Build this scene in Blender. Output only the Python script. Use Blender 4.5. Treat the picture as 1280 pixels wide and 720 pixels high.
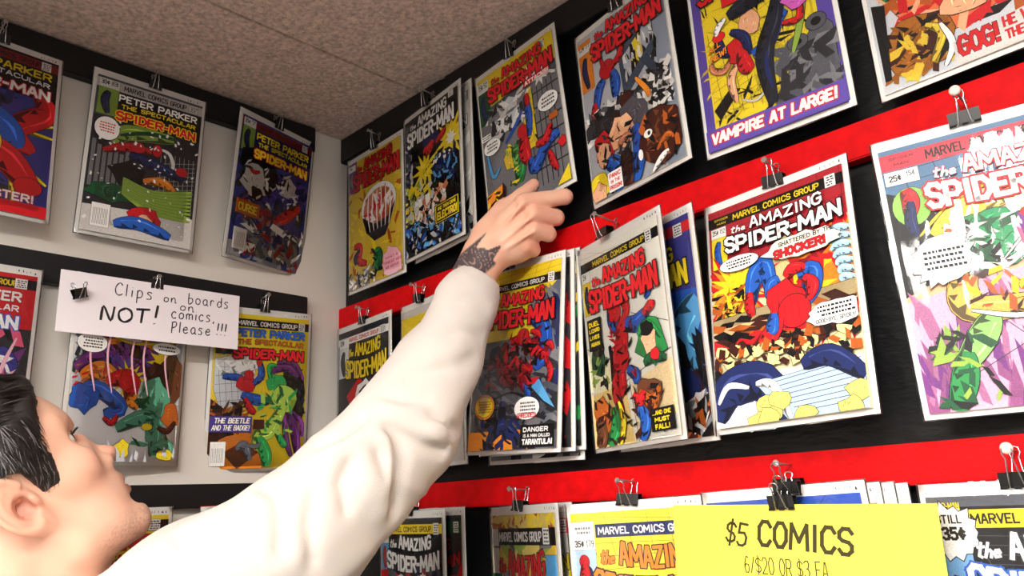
import bpy, bmesh, math, random
import numpy as np
from mathutils import Matrix, Vector, noise

C = bpy.context.scene.collection
scene = bpy.context.scene
for o in list(bpy.data.objects): bpy.data.objects.remove(o)

# ------------------------------------------------------------------ camera, world, lamps, exposure
ZC = 2.45                                   # ceiling height above the floor
cam_d = bpy.data.cameras.new('camera'); cam = bpy.data.objects.new('camera', cam_d); C.objects.link(cam)
cam_d.sensor_fit = 'HORIZONTAL'; cam_d.sensor_width = 36.0
cam_d.lens = 962.344/1280*36.0; cam_d.clip_start = 0.01; cam_d.clip_end = 60
r_ = Vector((0.71376249, 0.6986936, -0.0486864)); u_ = Vector((0.2227113, -0.1605097, 0.96158011)); f_ = Vector((-0.66403523, 0.69718283, 0.27017277))
mw = Matrix((r_, u_, -f_)).transposed().to_4x4(); mw.translation = Vector((1.20104541, -0.80270638, ZC-0.71587185))
cam.matrix_world = mw
scene.camera = cam
scene.view_settings.view_transform = 'Standard'; scene.view_settings.look = 'None'
scene.view_settings.gamma = 1.0; scene.view_settings.use_curve_mapping = False
scene.view_settings.exposure = 0.0

world = bpy.data.worlds.new('shop_ambient'); scene.world = world; world.use_nodes = True
bg = world.node_tree.nodes['Background']; bg.inputs[0].default_value = (1.0, 0.93, 0.86, 1); bg.inputs[1].default_value = 0.95
LAMP_POWER = 34.0                             # strength of the ceiling light panels
LAMPS = [(1.36, -1.45, 0.16, 1.22), (0.80, -2.35, 0.60, 1.20), (2.75, -2.35, 0.60, 1.20)]   # x, y, width, length

# ------------------------------------------------------------------ helpers
def lin(c):
    if isinstance(c, str): c = PAL[c]
    out = []
    for v in c:
        v = v/255.0
        out.append(v/12.92 if v <= 0.04045 else ((v+0.055)/1.055)**2.4)
    return tuple(out)
PAL = dict(R=(205,28,36), r=(140,20,30), B=(38,92,185), b=(28,40,92), c=(90,165,215), Y=(240,214,40), y=(222,190,60), K=(14,12,14), k=(45,45,50),
           W=(242,240,236), w=(210,205,200), G=(40,140,70), g=(24,84,48), P=(120,50,130), p=(70,55,140), O=(232,140,40), o=(180,90,30),
           N=(105,60,35), n=(62,24,16), S=(236,180,140), s=(205,130,95), M=(230,95,130), m=(245,190,205), A=(128,128,132), a=(88,90,98),
           T=(90,160,130), L=(150,180,70), V=(95,75,165), I=(60,60,140))

def nodes_of(m):
    m.use_nodes = True
    nt = m.node_tree; return nt, nt.nodes['Principled BSDF']
def mat(name, col, rough=0.6, metal=0.0, bump=0.0, scale=60.0, var=0.0, spec=0.5, detail=4.0, varscale=None, stretch=None):
    m = bpy.data.materials.new(name); nt, b = nodes_of(m)
    c = lin(col)
    b.inputs['Base Color'].default_value = (*c, 1); b.inputs['Roughness'].default_value = rough; b.inputs['Metallic'].default_value = metal
    b.inputs['Specular IOR Level'].default_value = spec
    tc = nt.nodes.new('ShaderNodeTexCoord'); src = tc.outputs['Object']
    if stretch:
        mp = nt.nodes.new('ShaderNodeMapping'); mp.inputs['Scale'].default_value = stretch
        nt.links.new(src, mp.inputs[0]); src = mp.outputs[0]
    if var > 0:
        n = nt.nodes.new('ShaderNodeTexNoise'); n.inputs['Scale'].default_value = varscale or scale; n.inputs['Detail'].default_value = detail
        nt.links.new(src, n.inputs['Vector'])
        mx = nt.nodes.new('ShaderNodeMix'); mx.data_type = 'RGBA'
        mx.inputs[6].default_value = (*[v*(1-var) for v in c], 1); mx.inputs[7].default_value = (*[min(1, v*(1+var)) for v in c], 1)
        cr = nt.nodes.new('ShaderNodeMapRange'); cr.inputs[1].default_value = 0.3; cr.inputs[2].default_value = 0.7
        nt.links.new(n.outputs[0], cr.inputs[0]); nt.links.new(cr.outputs[0], mx.inputs[0]); nt.links.new(mx.outputs[2], b.inputs['Base Color'])
    if bump > 0:
        n2 = nt.nodes.new('ShaderNodeTexNoise'); n2.inputs['Scale'].default_value = scale; n2.inputs['Detail'].default_value = detail
        nt.links.new(src, n2.inputs['Vector'])
        bp = nt.nodes.new('ShaderNodeBump'); bp.inputs['Strength'].default_value = bump; bp.inputs['Distance'].default_value = 0.002
        nt.links.new(n2.outputs[0], bp.inputs['Height']); nt.links.new(bp.outputs[0], b.inputs['Normal'])
    return m

MT = {}
MT['wall'] = mat('beige_wall_paint', (222,215,206), 0.75, bump=0.12, scale=90, var=0.03, varscale=3)
MT['black_wall'] = mat('black_wall_paint', (9,9,11), 0.45, bump=0.6, scale=60, var=0.25, varscale=30, spec=0.25, stretch=(1,1,2.2))
MT['ceiling'] = mat('stippled_ceiling_texture', (203,182,170), 0.9, bump=1.0, scale=170, var=0.34, varscale=150, spec=0.15, detail=6)
MT['floor'] = mat('grey_carpet', (90,88,86), 0.95, bump=0.6, scale=300, var=0.2)
MT['red'] = mat('red_rail_paint', (200,2,8), 0.6, bump=0.25, scale=180, var=0.14, varscale=60, spec=0.14)
MT['rail_black'] = mat('black_rail_paint', (17,16,19), 0.5, bump=0.2, scale=120, var=0.15, spec=0.35)
MT['board'] = mat('white_backing_board', (238,236,232), 0.6, var=0.02, scale=12)
MT['edge'] = mat('page_edges', (214,205,188), 0.8, var=0.1, scale=400, stretch=(0.1,1,0.1))
MT['clip'] = mat('black_clip_enamel', (9,9,10), 0.35)
MT['wire'] = mat('silver_wire', (205,205,208), 0.22, metal=1.0)
MT['nail'] = mat('galvanised_nail', (170,166,160), 0.38, metal=0.8)
MT['pin'] = mat('white_pin_head', (225,218,205), 0.35)
MT['card'] = mat('white_card', (240,232,236), 0.7, var=0.015, scale=8)
MT['yellow_card'] = mat('yellow_card', (246,226,78), 0.65, var=0.02, scale=6)
MT['marker'] = mat('black_marker_ink', (16,14,16), 0.6)
MT['olive'] = mat('dark_printed_ink', (66,58,18), 0.6)
MT['white_metal'] = mat('white_lamp_frame', (225,225,225), 0.4)

m = bpy.data.materials.new('printed_ink'); nt, b = nodes_of(m)
at = nt.nodes.new('ShaderNodeAttribute'); at.attribute_name = 'ink'
nz = nt.nodes.new('ShaderNodeTexNoise'); nz.inputs['Scale'].default_value = 900; nz.inputs['Detail'].default_value = 2
tc = nt.nodes.new('ShaderNodeTexCoord'); nt.links.new(tc.outputs['Object'], nz.inputs['Vector'])
mr = nt.nodes.new('ShaderNodeMapRange'); mr.inputs[1].default_value = 0.3; mr.inputs[2].default_value = 0.7; mr.inputs[3].default_value = 0.8; mr.inputs[4].default_value = 1.12
nt.links.new(nz.outputs[0], mr.inputs[0])
vm = nt.nodes.new('ShaderNodeVectorMath'); vm.operation = 'SCALE'
nt.links.new(at.outputs['Color'], vm.inputs[0]); nt.links.new(mr.outputs[0], vm.inputs['Scale']); nt.links.new(vm.outputs[0], b.inputs['Base Color'])
b.inputs['Roughness'].default_value = 0.45; b.inputs['Specular IOR Level'].default_value = 0.3
MT['ink'] = m

m = bpy.data.materials.new('clear_plastic_film'); m.use_nodes = True; nt = m.node_tree; nt.nodes.clear()
out = nt.nodes.new('ShaderNodeOutputMaterial'); tr = nt.nodes.new('ShaderNodeBsdfTransparent'); gl = nt.nodes.new('ShaderNodeBsdfGlossy')
tr.inputs[0].default_value = (0.985, 0.985, 0.985, 1)
gl.inputs['Roughness'].default_value = 0.06
fr = nt.nodes.new('ShaderNodeFresnel'); fr.inputs['IOR'].default_value = 1.5
tc = nt.nodes.new('ShaderNodeTexCoord'); mp = nt.nodes.new('ShaderNodeMapping'); mp.inputs['Scale'].default_value = (1.0, 1.0, 0.35)
nt.links.new(tc.outputs['Object'], mp.inputs[0])
nz = nt.nodes.new('ShaderNodeTexNoise'); nz.inputs['Scale'].default_value = 26; nz.inputs['Detail'].default_value = 2.5
nt.links.new(mp.outputs[0], nz.inputs['Vector'])
bp = nt.nodes.new('ShaderNodeBump'); bp.inputs['Strength'].default_value = 0.6; bp.inputs['Distance'].default_value = 0.004
nt.links.new(nz.outputs[0], bp.inputs['Height']); nt.links.new(bp.outputs[0], gl.inputs['Normal'])
mx = nt.nodes.new('ShaderNodeMixShader'); nt.links.new(fr.outputs[0], mx.inputs[0]); nt.links.new(tr.outputs[0], mx.inputs[1]); nt.links.new(gl.outputs[0], mx.inputs[2])
nt.links.new(mx.outputs[0], out.inputs[0])
MT['film'] = m

def empty(name, mtx=None, label=None, cat=None, group=None):
    o = bpy.data.objects.new(name, None); C.objects.link(o); o.empty_display_size = 0.02
    if mtx is not None: o.matrix_world = mtx
    tag(o, label, cat, group); return o
def tag(o, label=None, cat=None, group=None, kind=None):
    if label: o['label'] = label
    if cat: o['category'] = cat
    if group: o['group'] = group
    if kind: o['kind'] = kind
    return o
def link(name, me, material, parent=None, smooth=False):
    me.name = name
    if material: me.materials.append(MT[material] if isinstance(material, str) else material)
    o = bpy.data.objects.new(name, me); C.objects.link(o)
    if parent: o.parent = parent
    if smooth: me.shade_smooth()
    return o
def pyd(verts, faces):
    me = bpy.data.meshes.new('m'); me.from_pydata([tuple(v) for v in verts], [], [tuple(f) for f in faces]); me.update(); return me
def box_bm(bm, x0, y0, z0, x1, y1, z1):
    vs = [bm.verts.new((x, y, z)) for x in (x0, x1) for y in (y0, y1) for z in (z0, z1)]
    for f in ((0,1,3,2),(4,6,7,5),(0,4,5,1),(2,3,7,6),(0,2,6,4),(1,5,7,3)): bm.faces.new([vs[i] for i in f])
def bm_me(bm):
    bmesh.ops.recalc_face_normals(bm, faces=bm.faces)
    me = bpy.data.meshes.new('m'); bm.to_mesh(me); bm.free(); return me
def box(name, a, b, material, parent=None, bevel=0.0):
    bm = bmesh.new(); box_bm(bm, *a, *b)
    if bevel: bmesh.ops.bevel(bm, geom=bm.edges[:], offset=bevel, segments=2, affect='EDGES')
    return link(name, bm_me(bm), material, parent)
def tube(pts, rad, n=8, caps=True):
    pts = [Vector(p) for p in pts]; V = []; F = []
    prev = None
    for i, p in enumerate(pts):
        t = (pts[min(i+1, len(pts)-1)] - pts[max(i-1, 0)]).normalized()
        if prev is None: a = t.orthogonal().normalized()
        else: a = (prev - t*prev.dot(t)).normalized()
        prev = a; b2 = t.cross(a)
        rr = rad[i] if isinstance(rad, (list, tuple)) else rad
        for k in range(n):
            an = 2*math.pi*k/n; V.append(p + (a*math.cos(an)+b2*math.sin(an))*rr)
    for i in range(len(pts)-1):
        for k in range(n): F.append((i*n+k, i*n+(k+1)%n, (i+1)*n+(k+1)%n, (i+1)*n+k))
    if caps: F.append(tuple(range(n-1, -1, -1))); F.append(tuple((len(pts)-1)*n+k for k in range(n)))
    return V, F

# ------------------------------------------------------------------ the setting
def struct(o): o['kind'] = 'structure'; return o
struct(box('floor', (-0.1,-5.0,-0.05), (4.6,0.1,0.0), 'floor'))
struct(box('wall_left', (-0.1,-5.0,0.0), (0.0,0.0,ZC+0.02), 'wall'))
struct(box('wall_right', (-0.1,0.0,0.0), (4.6,0.1,ZC+0.02), 'black_wall'))
ceil = struct(box('ceiling', (-0.1,-5.0,ZC+0.006), (4.6,0.1,ZC+0.06), 'ceiling'))
me0 = None
for i, (x0, x1) in enumerate([(0.0,0.246),(0.246,0.856),(0.856,1.466),(1.466,2.076),(2.076,2.686),(2.686,3.296),(3.296,3.906),(3.906,4.516)]):
    for (y0, y1) in ((-1.95,0.0), (-4.4,-1.95)):
        box('ceiling_panel', (x0+0.0012,y0+0.0012,ZC), (x1-0.0012,y1-0.0012,ZC+0.008), 'ceiling', ceil, bevel=0.0012)

for i, (lx, ly, lw, ll) in enumerate(LAMPS):
    t = empty('ceiling_light', Matrix.Translation((lx, ly, ZC)), ['ceiling light panel nearest the black wall, out of frame', 'ceiling light panel over the shop floor behind the camera', 'ceiling light panel farthest from the left wall'][i], 'light', 'ceiling light panels')
    bm = bmesh.new()
    for a, b2 in (((-lw/2-.03,-ll/2-.03),(lw/2+.03,-ll/2)), ((-lw/2-.03,ll/2),(lw/2+.03,ll/2+.03)), ((-lw/2-.03,-ll/2),(-lw/2,ll/2)), ((lw/2,-ll/2),(lw/2+.03,ll/2))):
        box_bm(bm, a[0],a[1],-0.03, b2[0],b2[1],-0.001)
    link('frame', bm_me(bm), 'white_metal', t)
    em = bpy.data.materials.new('lit_diffuser'); nt, b = nodes_of(em)
    b.inputs['Emission Color'].default_value = (1.0, 0.955, 0.90, 1); b.inputs['Emission Strength'].default_value = LAMP_POWER*(3.2 if lw < .3 else 1.0)
    box('diffuser', (-lw/2,-ll/2,-0.022), (lw/2,ll/2,-0.004), em, t)

RT = 0.018
def rail(name, wall, a0, a1, z0, z1, label, material):
    # real boards, screwed to the wall
    if wall == 'R': o = box(name, (a0,-RT,ZC+z0), (a1,-0.0002,ZC+z1), material, bevel=0.0015)
    else: o = box(name, (0.0002,-a1,ZC+z0), (RT,-a0,ZC+z1), material, bevel=0.0015)
    tag(o, label, 'rail'); return o
rail('hanging_rail', 'R', 0.003, 4.2, -0.389, -0.349, 'upper red-painted board screwed across the black wall', 'red')
rail('hanging_rail', 'R', 0.003, 4.2, -0.717, -0.679, 'lower red-painted board across the black wall above the yellow sign', 'red')
rail('hanging_rail', 'R', 0.003, 4.2, -0.052, -0.001, 'black board along the black wall just under the ceiling', 'rail_black')
rail('hanging_rail', 'L', 0.0835, 3.6, -0.052, -0.003, 'black board along the beige wall just under the ceiling', 'rail_black')
rail('hanging_rail', 'L', 0.092, 3.6, -0.384, -0.340, 'middle black board on the beige wall behind the handwritten sign', 'rail_black')
rail('hanging_rail', 'L', 0.092, 3.6, -0.698, -0.663, 'lowest black board on the beige wall beside the man\'s chin', 'rail_black')

def pose(wall, s, z, off, yaw=0, tilt=0, roll=0):
    M = Matrix.Rotation(math.radians(yaw), 4, 'Z') @ Matrix.Rotation(math.radians(-tilt), 4, 'X') @ Matrix.Rotation(math.radians(-roll), 4, 'Y')
    if wall == 'R': return Matrix.Translation((s, -off, ZC+z)) @ M
    return Matrix.Translation((off, -s, ZC+z)) @ Matrix.Rotation(math.pi/2, 4, 'Z') @ M

# ------------------------------------------------------------------ lettering
_GS = {
'A':'0,0 .42,1 .58,1 1,0|.2,.34 .8,.34','B':'0,0 0,1 .7,1 .92,.87 .92,.66 .7,.53 0,.53|.7,.53 1,.36 1,.14 .75,0 0,0','C':'1,.8 .75,1 .3,1 0,.75 0,.25 .3,0 .75,0 1,.2','D':'0,0 0,1 .6,1 1,.7 1,.3 .6,0 0,0',
'E':'.95,1 0,1 0,0 .95,0|0,.52 .75,.52','F':'.95,1 0,1 0,0|0,.52 .75,.52','G':'1,.82 .75,1 .3,1 0,.75 0,.25 .3,0 .75,0 1,.2 1,.48 .6,.48','H':'0,0 0,1|1,0 1,1|0,.5 1,.5','I':'.5,0 .5,1','J':'.9,1 .9,.25 .65,0 .25,0 0,.25',
'K':'0,0 0,1|1,1 .1,.45 1,0','L':'0,1 0,0 .95,0','M':'0,0 .06,1 .5,.3 .94,1 1,0','N':'0,0 0,1 1,0 1,1','O':'.3,0 0,.28 0,.72 .3,1 .7,1 1,.72 1,.28 .7,0 .3,0','P':'0,0 0,1 .72,1 1,.85 1,.58 .72,.43 0,.43',
'Q':'.3,0 0,.28 0,.72 .3,1 .7,1 1,.72 1,.28 .7,0 .3,0|.6,.3 1,-.05','R':'0,0 0,1 .72,1 1,.85 1,.62 .72,.48 0,.48|.5,.48 1,0','S':'1,.84 .75,1 .28,1 0,.84 0,.64 .25,.53 .75,.47 1,.34 1,.15 .72,0 .25,0 0,.16','T':'0,1 1,1|.5,1 .5,0',
'U':'0,1 0,.25 .28,0 .72,0 1,.25 1,1','V':'0,1 .5,0 1,1','W':'0,1 .22,0 .5,.75 .78,0 1,1','X':'0,0 1,1|0,1 1,0','Y':'0,1 .5,.5 1,1|.5,.5 .5,0','Z':'0,1 1,1 0,0 1,0',
'0':'.3,0 0,.28 0,.72 .3,1 .7,1 1,.72 1,.28 .7,0 .3,0','1':'.2,.8 .55,1 .55,0','2':'0,.78 .25,1 .75,1 1,.78 1,.6 0,0 1,0','3':'0,.88 .3,1 .75,1 .95,.8 .7,.53 .4,.53|.7,.53 1,.32 .8,0 .3,0 0,.14','4':'.75,0 .75,1 0,.32 1,.32','5':'.95,1 .1,1 .05,.56 .7,.6 1,.4 .95,.12 .65,0 .2,0 0,.12',
'6':'.85,.95 .45,1 .08,.6 0,.3 .25,0 .75,0 1,.25 .8,.5 .3,.52 .05,.35','7':'0,1 1,1 .4,0','8':'.3,.53 .05,.72 .1,.95 .35,1 .65,1 .9,.95 .95,.72 .7,.53 .3,.53 0,.3 .1,.05 .3,0 .7,0 .9,.05 1,.3 .7,.53','9':'.95,.6 .6,.45 .15,.5 0,.75 .25,1 .75,1 1,.8 .95,.45 .6,0 .2,0',
'$':'1,.8 .75,.92 .28,.92 0,.8 0,.64 .25,.53 .75,.47 1,.34 1,.18 .72,.08 .25,.08 0,.2|.5,1.1 .5,-.1','¢':'.9,.65 .6,.78 .3,.76 .05,.5 .3,.22 .65,.22 .9,.36|.5,.98 .5,.02','!':'.5,1 .5,.36|.5,.08 .5,.0','-':'.1,.5 .9,.5','.':'.5,.05 .5,0','/':'0,0 1,1',',':'.5,.08 .35,-.15','\'':'.5,1 .45,.75',
'the':'.12,1 .1,.1 .22,0|0,.7 .26,.74|.42,1 .38,0 .42,.42 .55,.5 .62,.4 .62,0|.75,.28 .98,.34 .92,.5 .8,.48 .74,.25 .82,.02 1,.08'}
_GW = {'I':.34,'1':.55,'M':1.15,'W':1.2,'-':.42,'.':.2,',':.2,'!':.24,' ':.42,"'":.2,'/':.6,'the':2.1,'L':.7,'E':.74,'F':.72,'S':.78,'J':.6}
_GP = {k: [[tuple(float(x) for x in p.split(',')) for p in st.split(' ')] for st in v.split('|')] for k, v in _GS.items()}
_tc = {}
def stroke_text(s, sp=.30):
    """comic lettering as pen strokes in a unit box; returns strokes and the width in letter heights"""
    if s in _tc: return _tc[s]
    toks = [s] if s == 'the' else list(s); x = 0.0; S = []
    for t in toks:
        w = _GW.get(t, .8)*.78
        if t != ' ':
            for st in _GP[t]:
                P = [(x+px*w, py) for px, py in st]; S.append(P)
        x += w+sp*.78
    x -= sp*.78
    r = ([[(a/x, b) for a, b in P] for P in S], x); _tc[s] = r; return r

def inset(poly, d):
    # offset a closed polygon (uv in metres) outward by d
    P = np.array(poly, float); n = len(P)
    ar = 0.5*np.sum(P[:,0]*np.roll(P[:,1],-1)-np.roll(P[:,0],-1)*P[:,1]); sg = 1 if ar > 0 else -1
    e = np.roll(P,-1,0)-P; L = np.linalg.norm(e,axis=1)+1e-9; nn = np.stack([e[:,1],-e[:,0]],1)/L[:,None]*sg
    b = nn+np.roll(nn,1,0); bl = np.linalg.norm(b,axis=1)+1e-9; b = b/bl[:,None]
    k = 1/np.maximum(0.45,(b*nn).sum(1))
    return P+b*(d*k)[:,None]

class Art:
    """flat print on a W x H sheet; u to the right, v down, both 0..1"""
    def __init__(self, W, H, dz=0.000018):
        self.W, self.H, self.dz = W, H, dz; self.V = []; self.F = []; self.Cc = []; self.k = 1
    def face(self, pts, col):
        i = len(self.V)
        kk = self.k+(len(self.F)%5)*.18          # neighbours never lie in exactly one plane
        for (u, v) in pts: self.V.append((u, v, kk))
        self.F.append(tuple(range(i, i+len(pts)))); self.Cc.append(lin(col))
    def clip(self, pts):
        for ax, lim, sg in ((0,0.0,1),(0,1.0,-1),(1,0.0,1),(1,1.0,-1)):
            out = []
            for i in range(len(pts)):
                a, b = pts[i], pts[(i+1)%len(pts)]
                ia, ib = (a[ax]-lim)*sg >= 0, (b[ax]-lim)*sg >= 0
                if ia: out.append(a)
                if ia != ib:
                    t = (lim-a[ax])/(b[ax]-a[ax]); out.append((a[0]+(b[0]-a[0])*t, a[1]+(b[1]-a[1])*t))
            pts = out
            if len(pts) < 3: return []
        return pts
    def poly(self, pts, col, ink=0.0):
        pts = [tuple(p) for p in pts]
        if ink:
            q = inset([(u*self.W, v*self.H) for u, v in pts], ink*0.001)
            q = self.clip([(a/self.W, b/self.H) for a, b in q])
            if q: self.face(q, 'K'); self.k += 1
        p = self.clip(pts)
        if p: self.face(p, col); self.k += 1
        return self
    def rect(self, x0, y0, x1, y1, col, ink=0.0): return self.poly([(x0,y0),(x1,y0),(x1,y1),(x0,y1)], col, ink)
    def ell(self, cx, cy, rx, ry, col, ink=0.0, n=20): return self.poly([(cx+rx*math.cos(2*math.pi*i/n), cy+ry*math.sin(2*math.pi*i/n)) for i in range(n)], col, ink)
    def burst(self, cx, cy, r, q, n, col, ink=0.0, seed=1):
        rd = random.Random(seed); P = []
        for i in range(2*n):
            a = math.pi*i/n; rr = (r*rd.uniform(.75,1.1)) if i % 2 == 0 else r*q
            P.append((cx+rr*math.cos(a), cy+rr*self.W/self.H*math.sin(a)))
        return self.poly(P, col, ink)
    def blob(self, cx, cy, rx, ry, col, seed=1, jag=.22, n=13, ink=0.7):
        rd = random.Random(seed)
        P = []
        for i in range(n):
            a = 2*math.pi*i/n; k = 1+rd.uniform(-jag, jag); P.append((cx+rx*k*math.cos(a), cy+ry*k*math.sin(a)))
        self.poly(P, col, ink)
        if rx > .05 and not (col == 'W' or (not isinstance(col, str) and min(col) > 190)):
            cc = PAL[col] if isinstance(col, str) else col; dk = tuple(v*.4 for v in cc); lt = tuple(min(255, v*1.25+30) for v in cc)
            for q in range(int(8+rx*60)):
                a = rd.uniform(0, 2*math.pi); r0 = rd.uniform(.15,.72); x, y = cx+rx*r0*math.cos(a), cy+ry*r0*math.sin(a); l = rx*rd.uniform(.08,.3); t = a+1.2+rd.uniform(-.5,.5); k2 = self.W/self.H
                p = self.clip([(x-l*math.cos(t), y-l*math.sin(t)*k2), (x+l*.2*math.sin(t), y-l*.2*math.cos(t)*k2), (x+l*math.cos(t), y+l*math.sin(t)*k2)])
                if p: self.face(p, dk if q % 3 else lt)
            self.k += 1
        return self
    def swoosh(self, pts, w, col, ink=0.7, taper=1.0):
        # tapered ribbon through points, w in u units
        P = [Vector((p[0]*self.W, p[1]*self.H)) for p in pts]
        # Catmull-Rom
        Q = []
        for i in range(len(P)-1):
            p0, p1, p2, p3 = P[max(i-1,0)], P[i], P[i+1], P[min(i+2,len(P)-1)]
            for j in range(5):
                t = j/5; Q.append(0.5*((2*p1)+(p2-p0)*t+(2*p0-5*p1+4*p2-p3)*t*t+(3*p1-p0-3*p2+p3)*t**3))
        Q.append(P[-1]); L = []; Rr = []
        for i, q in enumerate(Q):
            t = (Q[min(i+1,len(Q)-1)]-Q[max(i-1,0)]); t = t.normalized() if t.length > 0 else Vector((1,0))
            s = i/(len(Q)-1); ww = w*self.W*.5*(1-taper+taper*math.sin(math.pi*min(1,max(0,.08+.84*s)))**.6)
            nn = Vector((-t.y, t.x)); L.append(q+nn*ww); Rr.append(q-nn*ww)
        poly = [(a.x/self.W, a.y/self.H) for a in L+Rr[::-1]]
        if ink:
            L2 = [a+(a-b).normalized()*ink*.001 for a, b in zip(L, Rr)]; R2 = [b+(b-a).normalized()*ink*.001 for a, b in zip(L, Rr)]
            self.quads(L2, R2, 'K')
        self.quads(L, Rr, col)
        if ink and w > .045:
            dk = tuple(v*.42 for v in (PAL[col] if isinstance(col, str) else col)); lt = tuple(min(255, v*1.25+28) for v in (PAL[col] if isinstance(col, str) else col))
            self.quads([a+(b-a)*.03 for a, b in zip(L, Rr)], [a+(b-a)*(.12+.12*math.sin(i*.9)) for i, (a, b) in enumerate(zip(L, Rr))], dk)
            self.quads([a+(b-a)*.68 for a, b in zip(L, Rr)][2:-2], [a+(b-a)*(.74+.05*math.sin(i*1.3)) for i, (a, b) in enumerate(zip(L, Rr))][2:-2], lt)
            for i in range(2, len(L)-2, 2):
                a, b = L[i], Rr[i]; c2, d2 = L[i+1], Rr[i+1]; f0 = .12+.1*((i*7)%3)
                p = self.clip([(q.x/self.W, q.y/self.H) for q in (a+(b-a)*.05, a+(b-a)*(f0+.22), c2+(d2-c2)*(.2))])
                if p: self.face(p, dk)
            self.k += 1
        return self
    def quads(self, L, Rr, col):
        for i in range(len(L)-1):
            p = self.clip([(q.x/self.W, q.y/self.H) for q in (L[i], L[i+1], Rr[i+1], Rr[i])])
            if p: self.face(p, col)
        self.k += 1
    def line(self, pts, w, col):
        P = [Vector((p[0]*self.W, p[1]*self.H)) for p in pts]
        for a, b in zip(P[:-1], P[1:]):
            t = b-a
            if t.length < 1e-9: continue
            n = Vector((-t.y, t.x)).normalized()*w*.0005
            p = self.clip([((q.x)/self.W, q.y/self.H) for q in (a+n, b+n, b-n, a-n)])
            if p: self.face(p, col)
        self.k += 1; return self
    def scatter(self, x0, y0, x1, y1, cols, n, size, seed=1, ang=None, asp=3.0):
        rd = random.Random(seed)
        for i in range(n):
            cx, cy = rd.uniform(x0,x1), rd.uniform(y0,y1); a = rd.uniform(0, math.pi) if ang is None else ang+rd.uniform(-.3,.3)
            l = size*rd.uniform(.5,1.3); w = l/asp*rd.uniform(.6,1.4); k = self.W/self.H
            ca, sa = math.cos(a), math.sin(a); P = []
            for px, py in ((-l,0),(-l*.2,-w),(l,-w*.3),(l*.6,w)):
                P.append((cx+px*ca-py*sa, cy+(px*sa+py*ca)*k))
            p = self.clip(P)
            if p: self.face(p, cols[i % len(cols)])
            if i % 12 == 11: self.k += 1
        self.k += 1; return self
    def text(self, s, x0, y0, x1, y1, col, outline=None, ow=.04, bold=.02, arc=0.0, slope=0.0, grow=0.0, shear=0.0, shadow=None):
        """letter s into the box with round pen strokes; arc bows the line downwards in the middle, grow makes its ends taller"""
        S, asp = stroke_text(s); Hm = (y1-y0)*self.H; bw = (x1-x0)*self.W
        pen = min(Hm, bw/asp*1.25)*(.125+bold*2.4); pad = pen*.5
        def wp(a, b2):
            c = 1-(2*a-1)**2; h = (y1-y0)*(1+grow*(1-c)); base = y1+arc*c+slope*(a-.5)
            u = x0*self.W+pad+(bw-2*pad)*a+shear*b2*Hm; v = base*self.H-pad-(h*self.H-2*pad)*b2
            return Vector((u, v))
        for w, cc, dx in ((pen*(1+ow*16), shadow, pen*.35), (pen*(1+ow*14), outline, 0), (pen, col, 0)):
            if cc is None: continue
            d = Vector((dx, dx))
            for P in S:
                Q = [wp(a, b)+d for a, b in P]
                for i in range(len(Q)-1):
                    t = Q[i+1]-Q[i]
                    if t.length < 1e-7: continue
                    t.normalize(); n = Vector((-t.y, t.x))*w*.5; e = t*w*.38
                    p = self.clip([(q.x/self.W, q.y/self.H) for q in (Q[i]-e+n, Q[i]-e*1.15, Q[i]-e-n, Q[i+1]+e-n, Q[i+1]+e*1.15, Q[i+1]+e+n)])
                    if p: self.face(p, cc)
            self.k += 1
        return self
    def small(self, x0, y0, x1, y1, rows, col='K', seed=1):
        """rows of tiny print too small to read, as strokes"""
        rd = random.Random(seed); h = (y1-y0)/rows
        for r in range(rows):
            x = x0+rd.uniform(0,.15)*(x1-x0)
            while x < x1-.01:
                w = rd.uniform(.008,.022); self.face(self.clip([(x,y0+r*h+h*.2),(x+w,y0+r*h+h*.25),(x+w,y0+r*h+h*.75),(x,y0+r*h+h*.7)]) or [(x,y0),(x+.001,y0),(x,y0+.001)], col); x += w+.006
        self.k += 1; return self
    def balloon(self, cx, cy, rx, ry, rows=3, seed=1, spiky=False):
        if spiky: self.burst(cx, cy, rx, .82, 16, 'W', .5, seed)
        else: self.ell(cx, cy, rx, ry, 'W', .5)
        return self.small(cx-rx*.68, cy-ry*.6, cx+rx*.68, cy+ry*.6, rows, 'K', seed)
    def mesh(self):
        me = bpy.data.meshes.new('art')
        V = [((u-.5)*self.W, -self.dz*k, -v*self.H) for u, v, k in self.V]
        me.from_pydata(V, [], self.F)
        ca = me.color_attributes.new('ink', 'FLOAT_COLOR', 'CORNER')
        cols = np.empty((len(me.loops), 4), np.float32); i = 0
        for f, c in zip(self.F, self.Cc):
            cols[i:i+len(f)] = (*c, 1); i += len(f)
        ca.data.foreach_set('color', cols.ravel()); me.update(); return me

def banner(a, y0, y1, col, tcol, x0=.0, x1=1.0, tx0=.2, tx1=.86, txt='MARVEL COMICS GROUP'):
    a.rect(x0, y0, x1, y1, col); a.text(txt, tx0, y0+(y1-y0)*.22, tx1, y0+(y1-y0)*.8, tcol, bold=.022); return a
def corner_box(a, x0, y0, x1, y1, price, no, field='Y', shape='A'):
    a.rect(x0, y0, x1, y0+(y1-y0)*.25, 'W', .3)
    w = x1-x0
    a.text(price, x0+w*.08, y0+.008, x0+w*.5, y0+(y1-y0)*.16, 'K', bold=.02)
    if no: a.text(no, x0+w*.58, y0+.008, x0+w*.92, y0+(y1-y0)*.15, 'K', bold=.01)
    a.rect(x0, y0+(y1-y0)*.25, x1, y1, field, .3)
    a.swoosh([(x0+w*.5, y0+(y1-y0)*.33), (x0+w*.35, y0+(y1-y0)*.6), (x0+w*.55, y0+(y1-y0)*.96)], w*.42, shape, .4); return a
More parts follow.
